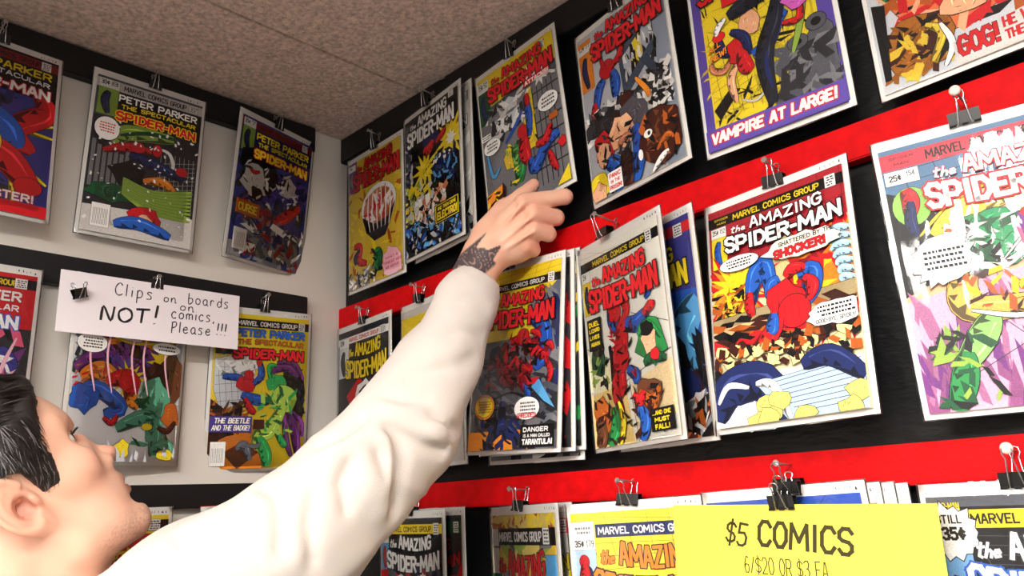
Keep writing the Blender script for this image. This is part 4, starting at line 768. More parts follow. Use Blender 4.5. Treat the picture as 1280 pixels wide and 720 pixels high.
def nail(wall, s, z, short, L=.034, head=.0034, ball=False, tip=None, label=None):
    """z, s = height and place on the board; sticks out of the rail by L, tilted a little up"""
    t = empty('nail', pose(wall, s, z, RT), label or (('white ball-headed pin' if ball else 'steel nail')+' carrying the clip of '+short), 'nail', 'nails in the boards')
    d = Vector(tip or (0, -L, .002)); st = -d.normalized()*.008
    V, F = tube([st, d], .0011, 8); link('shank', pyd(V, F), 'nail', t, smooth=True)
    if ball:
        bm = bmesh.new(); bmesh.ops.create_uvsphere(bm, u_segments=14, v_segments=10, radius=head); bmesh.ops.scale(bm, vec=(1,.75,1), verts=bm.verts); bmesh.ops.translate(bm, vec=d, verts=bm.verts)
        link('head', bm_me(bm), 'pin', t, smooth=True)
    else:
        V, F = tube([d+d.normalized()*-.0008, d, d+d.normalized()*.0008], [head*.8, head, head*.9], 12); link('head', pyd(V, F), 'nail', t)
CL = [ # wall, s, z(top of comic), off, wording, options, pin
 ('L',.603,-.042,.030,'the navy comic with yellow rays',dict(w=.022),{}),
 ('L',.390,-.036,.033,'the snowy grey comic',dict(w=.02),{}),
 ('L',.172,-.036,.036,'the dark purple comic nearest the corner',dict(w=.02,yaw=13),{}),
 ('L',.180,-.376,.026,'the yellow comic right of the handwritten sign',dict(w=.018),{}),
 ('L',.185,-.697,.032,'the pale 75 cent comic',dict(w=.02),{}),
 ('L',.402,-.695,.032,'the speckled yellow comic behind the chin',dict(w=.02),{}),
 ('R',.131,-.065,.028,'the mustard yellow comic',dict(w=.02,hl=.036,roll=-4),{}),
 ('R',.295,-.052,.039,'the black comic with yellow bursts',dict(w=.02,hl=.034,thick=.010,roll=-5),{}),
 ('R',.486,-.044,.030,'the tilted grey comic',dict(w=.02,hl=.034,roll=-5),{}),
 ('R',.693,-.071,.036,'the pale grey comic with a brown shape',dict(w=.024,hl=.036),{}),
 ('R',.885,-.073,.036,'the purple-bordered yellow comic',dict(w=.024,hl=.036),{}),
 ('R',1.079,-.077,.034,'the orange comic reading GOG!',dict(w=.024),{}),
 ('R',.106,-.393,.035,'the leftmost dark comic on the red board',dict(w=.02,roll=-3),{}),
 ('R',.262,-.388,.037,'the yellow comic hidden behind the forearm',dict(w=.02,roll=-8),{}),
 ('R',.470,-.386,.032,'the stack of comics by the man\'s wrist',dict(w=.026,thick=.018,hl=.024),dict(L=.024)),
 ('R',.652,-.391,.050,'the cream comic with red title',dict(w=.022,thick=.014,yaw=-18,spread=(12,-14)),{}),
 ('R',.873,-.391,.036,'the comic with white title on crimson',dict(w=.024,roll=-3),{}),
 ('R',1.062,-.394,.040,'the glaring slate blue comic',dict(w=.026,hl=.032,yaw=8),dict(ball=True,head=.005)),
 ('R',.233,-.718,.034,'the black comic beside the sleeve',dict(w=.02,thick=.012,roll=-6),{}),
 ('R',.463,-.718,.033,'the narrow green and yellow comic',dict(w=.02,thick=.012,roll=-6),{}),
 ('R',.642,-.717,.034,'the bright yellow comic left of the sign',dict(w=.028,thick=.013,spread=(26,-10),roll=-4,yaw=10),{}),
 ('R',.838,-.711,.029,'the stack behind the yellow sign',dict(w=.028,thick=.020,spread=(22,-12)),{}),
 ('R',1.040,-.717,.035,'the STILL 35 cent comic',dict(w=.026,hl=.034,spread=(16,-4)),dict(ball=True,head=.005)),
]
for w_, s, z, off, short, o, p in CL:
    clip(w_, s, z, off, short, **o)
    hl = o.get('hl', .03); nz = min(z-.0060+hl-.004, -.006 if z > -.2 else 9)
    nail(w_, s+math.sin(math.radians(o.get('roll',0)))*.02, nz, short, **{'L': off+.012-RT+o.get('thick',.0045)/2, **p})

# spare nail pushed in near the ceiling over the black comic
nail('R', .318, -.004, 'x', tip=(-.045,-.03,-.012), head=.0022, label='thin dark nail leaning left just under the ceiling in the corner')

# ------------------------------------------------------------------ handwritten white sign
GLY = {
 'C':[[(.85,.8),(.6,1),(.25,.85),(.08,.5),(.2,.12),(.55,0),(.9,.15)]], 'l':[[(.2,1),(.15,.0)]], 'i':[[(.2,.55),(.18,0)],[(.22,.8),(.23,.76)]],
 'p':[[(.2,.6),(.15,-.45)],[(.17,.45),(.45,.62),(.75,.45),(.65,.1),(.2,.02)]], 's':[[(.7,.55),(.35,.62),(.2,.45),(.6,.25),(.55,.03),(.1,.0)]],
 'o':[[(.45,.58),(.15,.4),(.15,.1),(.45,0),(.75,.15),(.75,.45),(.45,.58)]], 'n':[[(.15,.55),(.15,0),(.2,.4),(.5,.58),(.75,.4),(.78,0),(.95,.05)]],
 'b':[[(.15,1),(.15,0),(.5,.0),(.78,.25),(.6,.52),(.17,.45)]], 'a':[[(.75,.5),(.4,.58),(.12,.3),(.3,0),(.7,.12),(.75,.5),(.76,.05),(.95,.0)]],
 'r':[[(.2,.55),(.18,0)],[(.18,.35),(.4,.58),(.7,.5)]], 'd':[[(.75,.45),(.4,.56),(.12,.25),(.35,0),(.72,.12)],[(.78,1),(.76,0)]],
 'N':[[(.1,0),(.22,1),(.72,.05),(.9,1.05)]], 'O':[[(.5,1),(.1,.7),(.15,.15),(.5,0),(.9,.3),(.85,.8),(.5,1)]], 'T':[[(.05,.95),(.98,1.05)],[(.5,1),(.42,0)]],
 '!':[[(.35,1.05),(.22,.35)],[(.15,.06),(.17,.0)]], 'c':[[(.75,.5),(.4,.6),(.1,.3),(.35,0),(.8,.1)]], 'm':[[(.08,.5),(.08,0),(.1,.4),(.3,.56),(.42,.4),(.42,0),(.46,.4),(.7,.56),(.8,.4),(.82,0)]],
 'P':[[(.2,.9),(.12,-.1)],[(.08,.85),(.6,1),(.8,.75),(.6,.5),(.2,.42)]], 'e':[[(.15,.3),(.7,.35),(.55,.58),(.2,.45),(.15,.12),(.45,0),(.8,.12)]], ',':[[(.2,.05),(.1,-.2)]],
}
def write(s, x, z, h, w, pen, slope=0.0, gap=.12, seed=1, adv=None):
    V = []; F = []; rd = random.Random(seed); cx = x
    for ch in s:
        if ch == ' ': cx += w*.8; continue
        cw = w*(.45 if ch in 'li!,' else 1.25 if ch == 'm' else 1.0)
        for st in GLY[ch]:
            P = [Vector((cx+px*(cw if ch not in 'li!,' else w), 0, z+pz*h+slope*(cx-x)+rd.uniform(-.02,.02)*h)) for px, pz in st]
            Q = []
            for i in range(len(P)-1):
                p0, p1, p2, p3 = P[max(i-1,0)], P[i], P[i+1], P[min(i+2,len(P)-1)]
                for j in range(4):
                    t = j/4; Q.append(0.5*((2*p1)+(p2-p0)*t+(2*p0-5*p1+4*p2-p3)*t*t+(3*p1-p0-3*p2+p3)*t**3))
            Q.append(P[-1])
            k = len(V)
            for i, q in enumerate(Q):
                t = (Q[min(i+1,len(Q)-1)]-Q[max(i-1,0)]).normalized(); n = Vector((-t.z,0,t.x))*pen*.5*(1+.15*math.sin(i))
                V += [q+n, q-n]
            F += [(k+2*i,k+2*i+2,k+2*i+3,k+2*i+1) for i in range(len(Q)-1)]
        cx += cw+gap*w
    return V, F
SW, SH = .262, .088
sg = empty('handwritten_sign', pose('L', .368, -.370, .050, 0, 0, .5), 'white card handwritten with a note about clips and boards', 'sign')
box('card', (-SW/2,-.0003,-SH), (SW/2,.0003,0), 'card', sg)
V = []; F = []
for args in (('Clips',-.0595,-.0262,.0185,.0125,.0015,0,.15,2),('on',.0103,-.0262,.0125,.0092,.0015,0,.15,3),('boards',.047,-.0235,.0165,.0100,.0015,0,.15,4),
             ('on',.0355,-.0365,.013,.0105,.0015,0,.15,5),('comics,',.023,-.0500,.0165,.0098,.0016,.02,.15,6),('Please',.0240,-.0715,.0165,.0102,.0016,.02,.14,7),
             ('NOT',-.077,-.0655,.0205,.0215,.0033,.05,.12,8),('!',-.004,-.063,.028,.020,.0034,0,.1,9),('!!!',.094,-.0680,.018,.0115,.0020,0,.1,11)):
    v, f = write(*args[:7], gap=args[7], seed=args[8]); k = len(V); V += v; F += [tuple(i+k for i in q) for q in f]
tx = link('handwriting', pyd([(x, -.0006, z) for x, y, z in [tuple(v) for v in V]], F), 'marker', sg); tag(tx, 'black marker handwriting')
clip('L', .368, -.371, .048, '', w=.018, hl=.02, spread=(3,-5), thick=.003, label='black binder clip holding the handwritten white sign to the board', grp='binder clips on the signs')
nail('L', .368, -.362, 'x', L=.04, head=.003, label='steel nail behind the clip of the handwritten sign')
# sample clip stuck on the card
t = empty('binder_clip', pose('L', .475, -.404, .058, 20, 0, 22), 'small binder clip stuck on the left of the handwritten sign as a sample', 'clip', 'binder clips on the signs')
b, hs = clip_parts(.019, .013, .022, (30, -8), .003)
link('clip_body', pyd(*b), 'clip', t)
for v, f in hs: link('wire_handle', pyd(v, f), 'wire', t, smooth=True)

# ------------------------------------------------------------------ yellow price sign
YW, YH = .262, .19
ys = empty('price_sign', pose('R', .853, -.729, .066, 0, 2, -1.6), 'yellow card reading $5 COMICS clipped in front of the bottom row', 'sign')
box('card', (-YW/2,-.0004,-YH), (YW/2,.0004,0), 'yellow_card', ys)
a = Art(YW, YH, .00004)
oc = (60,52,18)
a.text('$5',.225,.085,.315,.205,oc,bold=.0,shear=.22,slope=.02)
a.text('COMICS',.36,.09,.715,.225,oc,bold=.012,shear=.1,slope=.035)
a.text('6/$20 OR $3 EA',.30,.262,.62,.345,oc,bold=-.008,slope=.015)
a.text('AFTER 25 BOOKS OR MORE',.18,.385,.74,.465,oc,bold=-.008,slope=.015)
l = link('lettering', a.mesh(), 'ink', ys); l.location = (0,-.0006,0)
clip('R', .846, -.727, .066, '', w=.026, hl=.026, spread=(20,-6), thick=.003, label='black binder clip on the top edge of the yellow price sign', grp='binder clips on the signs')
clip('R', .848, -.714, .056, '', w=.026, hl=.022, spread=(34,-6), thick=.003, label='black binder clip linking the yellow sign to the stack behind', grp='binder clips on the signs')
# ------------------------------------------------------------------ the man: implicit surfaces, extracted with surface nets
def sd_cap(P, a, b, ra, rb):
    a = np.array(a, float); b = np.array(b, float); ab = b-a
    t = np.clip(((P-a)@ab)/(ab@ab), 0, 1)
    return np.linalg.norm(P-a-t[:,None]*ab, axis=1)-(ra+(rb-ra)*t)
def sd_ell(P, c, r, rot=None):
    Q = P-np.array(c, float)
    if rot is not None: Q = Q@rot
    r = np.array(r, float); k0 = np.linalg.norm(Q/r, axis=1); k1 = np.linalg.norm(Q/(r*r), axis=1)
    return k0*(k0-1)/np.maximum(k1, 1e-9)
def su(a, b, k):
    h = np.clip(.5+.5*(b-a)/k, 0, 1); return b+(a-b)*h-k*h*(1-h)
def ss(a, b, k):      # a minus b
    h = np.clip(.5-.5*(a+b)/k, 0, 1); return a+(-b-a)*h+k*h*(1-h)
def surf(fn, lo, hi, h, band=None):
    lo = np.array(lo, float); n = np.ceil((np.array(hi)-lo)/h/4).astype(int)*4
    n4 = n//4
    g = [lo[i]+(np.arange(n4[i])*4+1.5)*h for i in range(3)]
    X = np.stack(np.meshgrid(*g, indexing='ij'), -1).reshape(-1,3)
    dc = fn(X).reshape(n4); bd = band or h*4*1.9
    D = np.repeat(np.repeat(np.repeat(dc,4,0),4,1),4,2)
    M = np.abs(D) < bd
    idx = np.argwhere(M); D[M] = fn(lo+idx*h)
    S = D < 0
    n = D.shape; Cn = np.zeros((n[0]-1,n[1]-1,n[2]-1), np.int8)
    for dx in (0,1):
        for dy in (0,1):
            for dz in (0,1): Cn += S[dx:n[0]-1+dx, dy:n[1]-1+dy, dz:n[2]-1+dz]
    act = (Cn > 0) & (Cn < 8); cells = np.argwhere(act); vid = -np.ones(act.shape, np.int64); vid[act] = np.arange(len(cells))
    acc = np.zeros((len(cells),3)); cnt = np.zeros(len(cells))
    for ax in range(3):
        o1, o2 = [q for q in range(3) if q != ax]
        for p in (0,1):
            for q in (0,1):
                A = cells.copy(); A[:,o1] += p; A[:,o2] += q; B = A.copy(); B[:,ax] += 1
                da = D[A[:,0],A[:,1],A[:,2]]; db = D[B[:,0],B[:,1],B[:,2]]; m = (da<0) != (db<0)
                t = np.where(m, da/np.where(m, da-db, 1), 0); pt = A.astype(float); pt[:,ax] += t
                acc[m] += pt[m]; cnt[m] += 1
    V = lo+acc/cnt[:,None]*h; F = []
    for ax in range(3):
        o1, o2 = (ax+1)%3, (ax+2)%3
        sl = [slice(None)]*3; sl2 = [slice(None)]*3; sl[ax] = slice(0,-1); sl2[ax] = slice(1,None)
        E = np.argwhere(S[tuple(sl)] != S[tuple(sl2)])
        ok = (E[:,o1] > 0) & (E[:,o2] > 0) & (E[:,o1] < n[o1]-1) & (E[:,o2] < n[o2]-1); E = E[ok]
        flip = S[E[:,0],E[:,1],E[:,2]]
        q = []
        for (p, r2) in ((-1,-1),(0,-1),(0,0),(-1,0)):
            K = E.copy(); K[:,o1] += p; K[:,o2] += r2; q.append(vid[K[:,0],K[:,1],K[:,2]])
        q = np.stack(q,1); q[~flip] = q[~flip][:,::-1]; F.append(q)
    F = np.concatenate(F); F = F[(F >= 0).all(1)]
    return V, F
def np_mesh(V, F):
    me = bpy.data.meshes.new('m'); nv, nf = len(V), len(F)
    me.vertices.add(nv); me.vertices.foreach_set('co', np.asarray(V, np.float32).ravel())
    me.loops.add(nf*4); me.loops.foreach_set('vertex_index', np.asarray(F, np.int32).ravel())
    me.polygons.add(nf); me.polygons.foreach_set('loop_start', np.arange(nf, dtype=np.int32)*4)
    me.update(calc_edges=True); me.validate(); me.shade_smooth(); return me
def wavy(P, f, seed):       # cheap smooth noise: warped sines
    rs = np.random.RandomState(seed); v = np.zeros(len(P))
    for k in range(5):
        d = rs.normal(size=3); d /= np.linalg.norm(d); d2 = rs.normal(size=3)
        v += np.sin(P@d*f*(1+.35*k)+rs.uniform(0,6)+1.7*np.sin(P@d2*f*.6+k))/(1+.4*k)
    return v/2.4

HO = np.array([0.2518,-0.5668,1.7428]); HS = 0.93
HF = np.array([0.0304,0.8049,0.5926]); HU = np.array([-0.0781,-0.5891,0.8043]); HR = np.array([0.9965,-0.0707,0.0449])
HM = np.stack([HF,HU,HR],1)                       # columns: forward, up, the man's right
def to_head(P): return ((P-HO)@HM)/HS
def from_head(Q): return HO+(np.asarray(Q, float)*HS)@HM.T
NECK = np.array([0.243,-0.545,1.615])

def head_sdf(P):
    Q = to_head(P); A = Q.copy(); A[:,2] = np.abs(A[:,2])
    d = sd_ell(A,(-.006,.062,0),(.098,.086,.075))
    d = su(d, sd_ell(A,(.040,.070,0),(.053,.054,.060)), .03)
    d = su(d, sd_ell(A,(.046,.000,0),(.058,.080,.056)), .03)
    d = su(d, sd_ell(A,(.052,-.050,0),(.050,.042,.046)), .03)
    d = su(d, sd_cap(A,(.002,-.012,.060),(.022,-.058,.050),.013,.014), .025)
    d = su(d, sd_cap(A,(.022,-.058,.050),(.088,-.080,.016),.014,.015), .025)
    d = su(d, sd_ell(A,(.099,-.074,0),(.015,.017,.021)), .018)
    d = su(d, sd_ell(A,(.062,.014,.046),(.026,.020,.017)), .02)       # cheekbone
    d = su(d, sd_cap(A,(.083,.072,.006),(.070,.071,.045),.010,.008), .014)   # brow
    d = ss(d, sd_ell(A,(.098,.047,.033),(.020,.0125,.019)), .014)    # socket
    d = ss(d, sd_ell(A,(.094,.050,.0),(.008,.007,.010)), .008)
    eb = np.linalg.norm(A-np.array((.0735,.047,.032)), axis=1)-.0140
    slit = np.maximum(np.abs(A[:,1]-.046-.05*(A[:,2]-.032))-.0042, .076-A[:,0])
    lid = ss(eb, slit, .002); d = su(d, lid, .004)
    # nose
    nz = sd_cap(A,(.082,.054,0),(.106,.014,0),.0075,.0085)
    nz = su(nz, sd_ell(A,(.1120,.0080,0),(.0125,.0105,.0115)), .008)
    nz = su(nz, sd_ell(A,(.1015,.0025,.0130),(.0120,.0092,.0072)), .004)
    nz = su(nz, sd_cap(A,(.092,.03,.0),(.092,.006,.010),.006,.010), .01)
    nz = ss(nz, sd_ell(A,(.1045,-.0045,.0065),(.0062,.0055,.0030)), .002)   # nostril
    d = su(d, nz, .010)
    # lips, slightly open
    d = su(d, sd_ell(A,(.088,-.026,0),(.022,.022,.026)), .014)
    d = su(d, sd_cap(A,(.1075,-.0245,0),(.094,-.0315,.024),.0068,.0032), .006)
    d = su(d, sd_cap(A,(.1065,-.0430,0),(.093,-.0360,.023),.0078,.0032), .006)
    d = ss(d, sd_ell(A,(.108,-.0325,0),(.014,.0022,.019)), .002)
    d = ss(d, sd_ell(A,(.108,-.0555,0),(.010,.006,.016)), .010)
    # neck
    nk = sd_cap(P, from_head((-.022,-.020,0)), NECK, .056, .060)
    nk = su(nk, sd_cap(P, from_head((.035,-.045,0)), NECK+np.array((.02,.03,.01)), .030, .045), .03)
    d = su(d, nk, .022)
    d = su(d, sd_cap(P, from_head((.040,-.080,0))*.5+NECK*.5+np.array((.012,.02,.0)), from_head((.030,-.085,0)), .012,.013), .02)
    # ears
    E = A-np.array((-.006,.012,.0725)); c, s = math.cos(.22), math.sin(.22)
    E = E/1.12; ex = E[:,0]*c-E[:,1]*-s; ey = E[:,1]*c+E[:,0]*-s; ez = E[:,2]-(-E[:,0])*.42       # leans back and stands off the head
    R = np.stack([ex,ey,ez],1)
    ear = sd_ell(R,(0,.002,.004),(.0195,.0325,.0055))
    ear = su(ear, sd_ell(R,(.005,-.026,.003),(.010,.010,.0050)), .006)
    ang = np.arctan2(R[:,1]-.004, R[:,0]/.62); rr = np.sqrt((R[:,0]/.62)**2+(R[:,1]-.004)**2)
    rim = np.sqrt((rr-.0285)**2*.6+(R[:,2]-.0078)**2)-.0034; rim = np.where((ang > -2.4) & (ang < 1.1) & (ang > -9), rim, rim)
    rim = np.where((np.abs(ang+.35) < .75), .01+np.abs(rim), rim)
    ear = su(ear, rim, .003)
    ant = np.sqrt((rr-.0175)**2*.6+(R[:,2]-.0075)**2)-.0026; ant = np.where(np.abs(np.abs(ang)-math.pi) < 1.75, ant, .02); ear = su(ear, ant, .003)
    ear = ss(ear, sd_ell(R,(.004,-.003,.0085),(.0100,.0130,.0100)), .003)
    ear = su(ear, sd_ell(R,(.0155,-.004,.006),(.0042,.0065,.005)), .004)   # tragus
    d = su(d, ear, .004)
    return d*HS
CAMP = (1.20104541, -0.80270638, 1.73412815)
SLEEVE = [(0.4975,-0.1228,2.026),(0.4857,-0.1364,1.9947),(0.463,-0.1702,1.9153),(0.4482,-0.2209,1.8247),(0.4272,-0.2748,1.7639),(0.406,-0.3182,1.7129),(0.3634,-0.4174,1.6423)]
SLEEVE_R = [.0275,.040,.055,.066,.068,.074,.085]
HJ = dict(mI=[0.5478,-0.0849,2.1255],mM=[0.5573,-0.076,2.1074],mR=[0.5525,-0.0725,2.0868],mP=[0.5363,-0.074,2.0693],pI=[0.577,-0.0331,2.1377],pM=[0.565,-0.0405,2.109],pR=[0.5557,-0.0480,2.0861],pP=[0.5336,-0.0560,2.0675],
 dI=[0.5547,-0.0119,2.1578],tI=[0.5303,-0.0145,2.1676],dM=[0.5463,-0.0212,2.1241],tM=[0.5278,-0.0353,2.1336],dR=[0.5359,-0.0400,2.0978],tR=[0.5224,-0.0520,2.1092],dP=[0.5164,-0.0500,2.0771],tP=[0.5077,-0.0580,2.0915],
 th0=[0.4871,-0.1019,2.0944],th1=[0.5004,-0.0752,2.1322],th2=[0.5172,-0.0556,2.1524],th3=[0.5316,-0.0449,2.1676])
HJ = {k: np.array(v) for k, v in HJ.items()}
WR = np.array([0.4918,-0.1114,2.0565])
SL = np.array(SLEEVE)
def hand_sdf(P):
    fa = SL[0]+(SL[1]-SL[0])*2
    d = sd_cap(P, WR, fa, .0265, .034)
    d = su(d, sd_cap(P, WR+np.array((-.010,.004,.010)), fa, .022, .028), .012)
    back = None
    for k, (r0, r1) in dict(mI=(.017,.0135),mM=(.017,.0135),mR=(.0165,.013),mP=(.016,.0125)).items():
        base = WR+(HJ[k]-WR)*.12+(HJ[k]-HJ['mM'])*.22
        q = sd_cap(P, base, HJ[k]+(HJ[k]-np.array(CAMP))*.012, r0, r1)
        back = q if back is None else su(back, q, .010)
    back = su(back, sd_ell(P,(HJ['mM']+HJ['mR'])*.32+WR*.36+np.array((-.018,.016,.004)),(.030,.030,.034)), .016)
    back = su(back, sd_cap(P, HJ['th0'], HJ['th1'], .018, .0145), .014)
    d = su(d, back, .016)
    for a, b, c, e, r in (('mI','pI','dI','tI',(.0122,.0110,.0096,.0082)),('mM','pM','dM','tM',(.0122,.0112,.0098,.0084)),('mR','pR','dR','tR',(.0116,.0106,.0092,.0080)),('mP','pP','dP','tP',(.0105,.0094,.0082,.0072))):
        f = sd_cap(P, HJ[a], HJ[b], r[0], r[1]); f = su(f, sd_cap(P, HJ[b], HJ[c], r[1], r[2]), .003); f = su(f, sd_cap(P, HJ[c], HJ[e], r[2], r[3]), .003)
        d = su(d, f, .0045)
    th = sd_cap(P, HJ['th1'], HJ['th2'], .0135, .0108); th = su(th, sd_cap(P, HJ['th2'], HJ['th3'], .0108, .0085), .004); d = su(d, th, .005)
    # tendons over the back of the hand
    for k in ('mI','mM','mR'):
        q = HJ[k]+(HJ[k]-WR)*.0; u = (np.array(CAMP)-q); u /= np.linalg.norm(u)
        d = su(d, sd_cap(P, WR+(HJ[k]-WR)*.3+u*.0125+(HJ[k]-HJ['mM'])*.25, q+u*.0112, .0018, .0026), .005)
    return d
CHEST = np.array([0.25,-0.545,1.34]); HIP = np.array([0.26,-0.56,0.98]); SHL = np.array([0.110,-0.60,1.52])
def trunk_sdf(P, g=0.0):
    d = sd_cap(P, NECK-np.array((0,0,.03)), CHEST, .085+g, .125+g)
    d = su(d, sd_cap(P, CHEST, HIP, .125+g, .13+g), .06)
    return d
ARML = [SHL, np.array([.120,-.70,1.25]), np.array([.15,-.68,1.00])]
FOLDS = [
  [[0.5239, -0.1433, 1.9778], [0.5177, -0.162, 1.9868], [0.5076, -0.1746, 1.9829]] ,
  [[0.5175, -0.1626, 1.9092], [0.5193, -0.1909, 1.8983], [0.5027, -0.2133, 1.8922], [0.4842, -0.2362, 1.8844]] ,
  [[0.5166, -0.1467, 1.9394], [0.5164, -0.1734, 1.9444], [0.5062, -0.196, 1.9375]] ,
  [[0.5036, -0.2057, 1.7995], [0.505, -0.233, 1.8035], [0.4995, -0.255, 1.8133], [0.4908, -0.2674, 1.8227]] ,
  [[0.4974, -0.2625, 1.8107], [0.5027, -0.26, 1.7901], [0.499, -0.262, 1.7601], [0.483, -0.2611, 1.7359]] ,
  [[0.4932, -0.2846, 1.7958], [0.4976, -0.2815, 1.7706], [0.488, -0.2809, 1.7482]] ,
  [[0.463, -0.3472, 1.7528], [0.4675, -0.3568, 1.7249], [0.4683, -0.3527, 1.6894]] ,
  [[0.3956, -0.4598, 1.7215], [0.4253, -0.4604, 1.7049], [0.4448, -0.4619, 1.6894]] ,
  [[0.4241, -0.3813, 1.7602], [0.4373, -0.3764, 1.7546], [0.4541, -0.3786, 1.7302], [0.46, -0.3828, 1.7039]] ,
  [[0.4479, -0.3291, 1.8076], [0.4647, -0.3166, 1.8176], [0.465, -0.2883, 1.8318]] ,
  [[0.4792, -0.3136, 1.7847], [0.4745, -0.3223, 1.7649], [0.4778, -0.3192, 1.7382]] ,
  [[0.475, -0.2666, 1.8665], [0.4899, -0.2527, 1.8562], [0.507, -0.2312, 1.8572]] ,
  [[0.5101, -0.2223, 1.8369], [0.5107, -0.1987, 1.8239], [0.5044, -0.1781, 1.8224]] ,
]
def shirt_sdf(P):
    d = trunk_sdf(P, .012)
    d = su(d, sd_cap(P, SL[6], NECK-np.array((0,0,.075)), .088, .075), .05)
    d = su(d, sd_cap(P, SHL, NECK-np.array((0,0,.075)), .062, .07), .05)
    a = None
    R = SLEEVE_R
    for i in range(6):
        q = sd_cap(P, SL[i], SL[i+1], R[i], R[i+1]); a = q if a is None else su(a, q, .012)
    d = su(d, a, .035)
    l = su(sd_cap(P, ARML[0], ARML[1], .062, .056), sd_cap(P, ARML[1], ARML[2], .056, .042), .01); d = su(d, l, .02)
    # creases: ridges that run across the limb and gather at the bend of the elbow
    ax = (SL[1]-SL[4]); ax /= np.linalg.norm(ax)
    near = np.exp(-((np.linalg.norm(P-SL[3],axis=1)/.11)**2)); far = np.exp(-((np.linalg.norm(P-SL[5],axis=1)/.16)**2)); w1 = np.exp(-((np.linalg.norm(P-SL[1],axis=1)/.05)**2))
    t = P@ax; side = P@np.cross(ax,(0,0,1.0))
    rg = 1-np.abs(np.sin(t*34+16*side+2.4*wavy(P,12,4))); d = d-rg**3*.0055*near*np.clip(wavy(P,9,21)+.35,0,1)
    rg = 1-np.abs(np.sin(t*17-24*side+2.2*wavy(P,9,7))); d = d-rg**3*.008*far*np.clip(wavy(P,8,22)+.3,0,1)
    rg = 1-np.abs(np.sin(t*95+10*side+1.5*wavy(P,30,9))); d = d-rg**3*.0030*w1
    d = d-.0055*wavy(P,17,11)-.0025*wavy(P,42,12)
    m = d < .04; Q = P[m]; dm = d[m]
    for fi, fo in enumerate(FOLDS):
        fo = np.array(fo); c = fo.mean(0)
        off = np.cross(fo[-1]-fo[0], c-np.array((.42,-.28,1.75))); off /= np.linalg.norm(off)+1e-9
        deep = .010 if fi in (3,4,8,9) else .0065
        g = None; r = None
        for a2, b2 in zip(fo[:-1], fo[1:]):
            q = sd_cap(Q, a2, b2, .0, .0); g = q if g is None else np.minimum(g, q)
            q = sd_cap(Q, a2+off*.019, b2+off*.019, .0, .0); r = q if r is None else np.minimum(r, q)
        dm = dm+deep*np.exp(-(g/.0085)**2)-deep*.75*np.exp(-(r/.014)**2)
    d[m] = dm
    # cut cleanly at the cuff, the neckline and the hem
    cu = (SL[0]-SL[1]); cu /= np.linalg.norm(cu); d = np.maximum(d, (P-SL[0])@cu-.0)
    d = np.maximum(d, .86-P[:,2])
    return d

def tone_mesh(V, F, cols):
    me = np_mesh(V, F); ca = me.color_attributes.new('tone', 'FLOAT_COLOR', 'POINT')
    c = np.ones((len(V),4), np.float32); c[:,:3] = cols; ca.data.foreach_set('color', c.ravel()); return me
def mixc(c, col, w): return c*(1-w[:,None])+np.array(lin(col))*w[:,None]
def gauss(P, c, s): return np.exp(-(np.linalg.norm((P-np.array(c))/np.array(s), axis=1)**2))
def skin_tone(P, head=True):
    c = np.tile(np.array(lin((240,190,163))), (len(P),1))
    c = mixc(c, (222,140,112), .25*np.clip(wavy(P,90,3)+.2,0,1))
    if head:
        Q = to_head(P); A = Q.copy(); A[:,2] = np.abs(A[:,2])
        c = mixc(c, (205,110,104), .85*np.clip(gauss(A,(.108,-.034,0),(.014,.0150,.028))*1.5-.25,0,1))
        c = mixc(c, (214,128,108), .35*gauss(A,(.118,.006,0),(.02,.016,.02)))
        c = mixc(c, (218,120,100), .45*gauss(A,(-.004,.010,.078),(.018,.028,.02))); c = mixc(c, (150,62,52), .6*gauss(A,(.002,.010,.074),(.010,.013,.009)))
        c = mixc(c, (222,140,118), .3*gauss(A,(.07,.005,.05),(.025,.02,.02)))
        st = np.clip((A[:,0]-.02)/.04,0,1)*np.clip((-.052-A[:,1])/.02,0,1)*np.clip((.118+A[:,1])/.02,0,1)
        st = np.maximum(st, .9*gauss(A,(.108,-.076,0),(.022,.024,.03)))
        st = np.maximum(st, .6*gauss(A,(.106,-.016,.01),(.01,.007,.02)))
        c = mixc(c, (120,98,92), st*(.18+.34*np.clip(wavy(P,1500,6)+.3,0,1)))
    else:
        # dark grey wrist tattoo with its own leaf-like outline
        ax = HJ['mM']-WR; ax /= np.linalg.norm(ax); t = (P-WR)@ax
        cam_side = (P-WR)@((np.array(CAMP)-WR)/np.linalg.norm(np.array(CAMP)-WR))
        sd = (P-WR)@np.cross(ax,(np.array(CAMP)-WR)/np.linalg.norm(np.array(CAMP)-WR))
        edge = .016+.010*np.sin(sd*210+1.0)*1.0+.004*np.sin(sd*480)
        m = np.clip((edge-t)/.002,0,1)*np.clip((sd+.024)/.002,0,1)*np.clip((.019-sd)/.003,0,1)
        vein = np.abs(np.sin(sd*260+6*np.sin(t*150)+2*wavy(P,120,5)))
        c = mixc(c, (58,58,66), m*np.where(vein > .25, .95, .6)); c = mixc(c, (170,150,145), m*np.clip(.18-vein,0,1)*3)
        for k in ('pI','pM','pR','pP','mI','mM','mR','mP'): c = mixc(c, (226,120,100), .35*gauss(P,HJ[k],(.013,)*3))
        c = mixc(c, (222,120,104), .5*gauss(P,HJ['th3'],(.012,)*3))
    return c
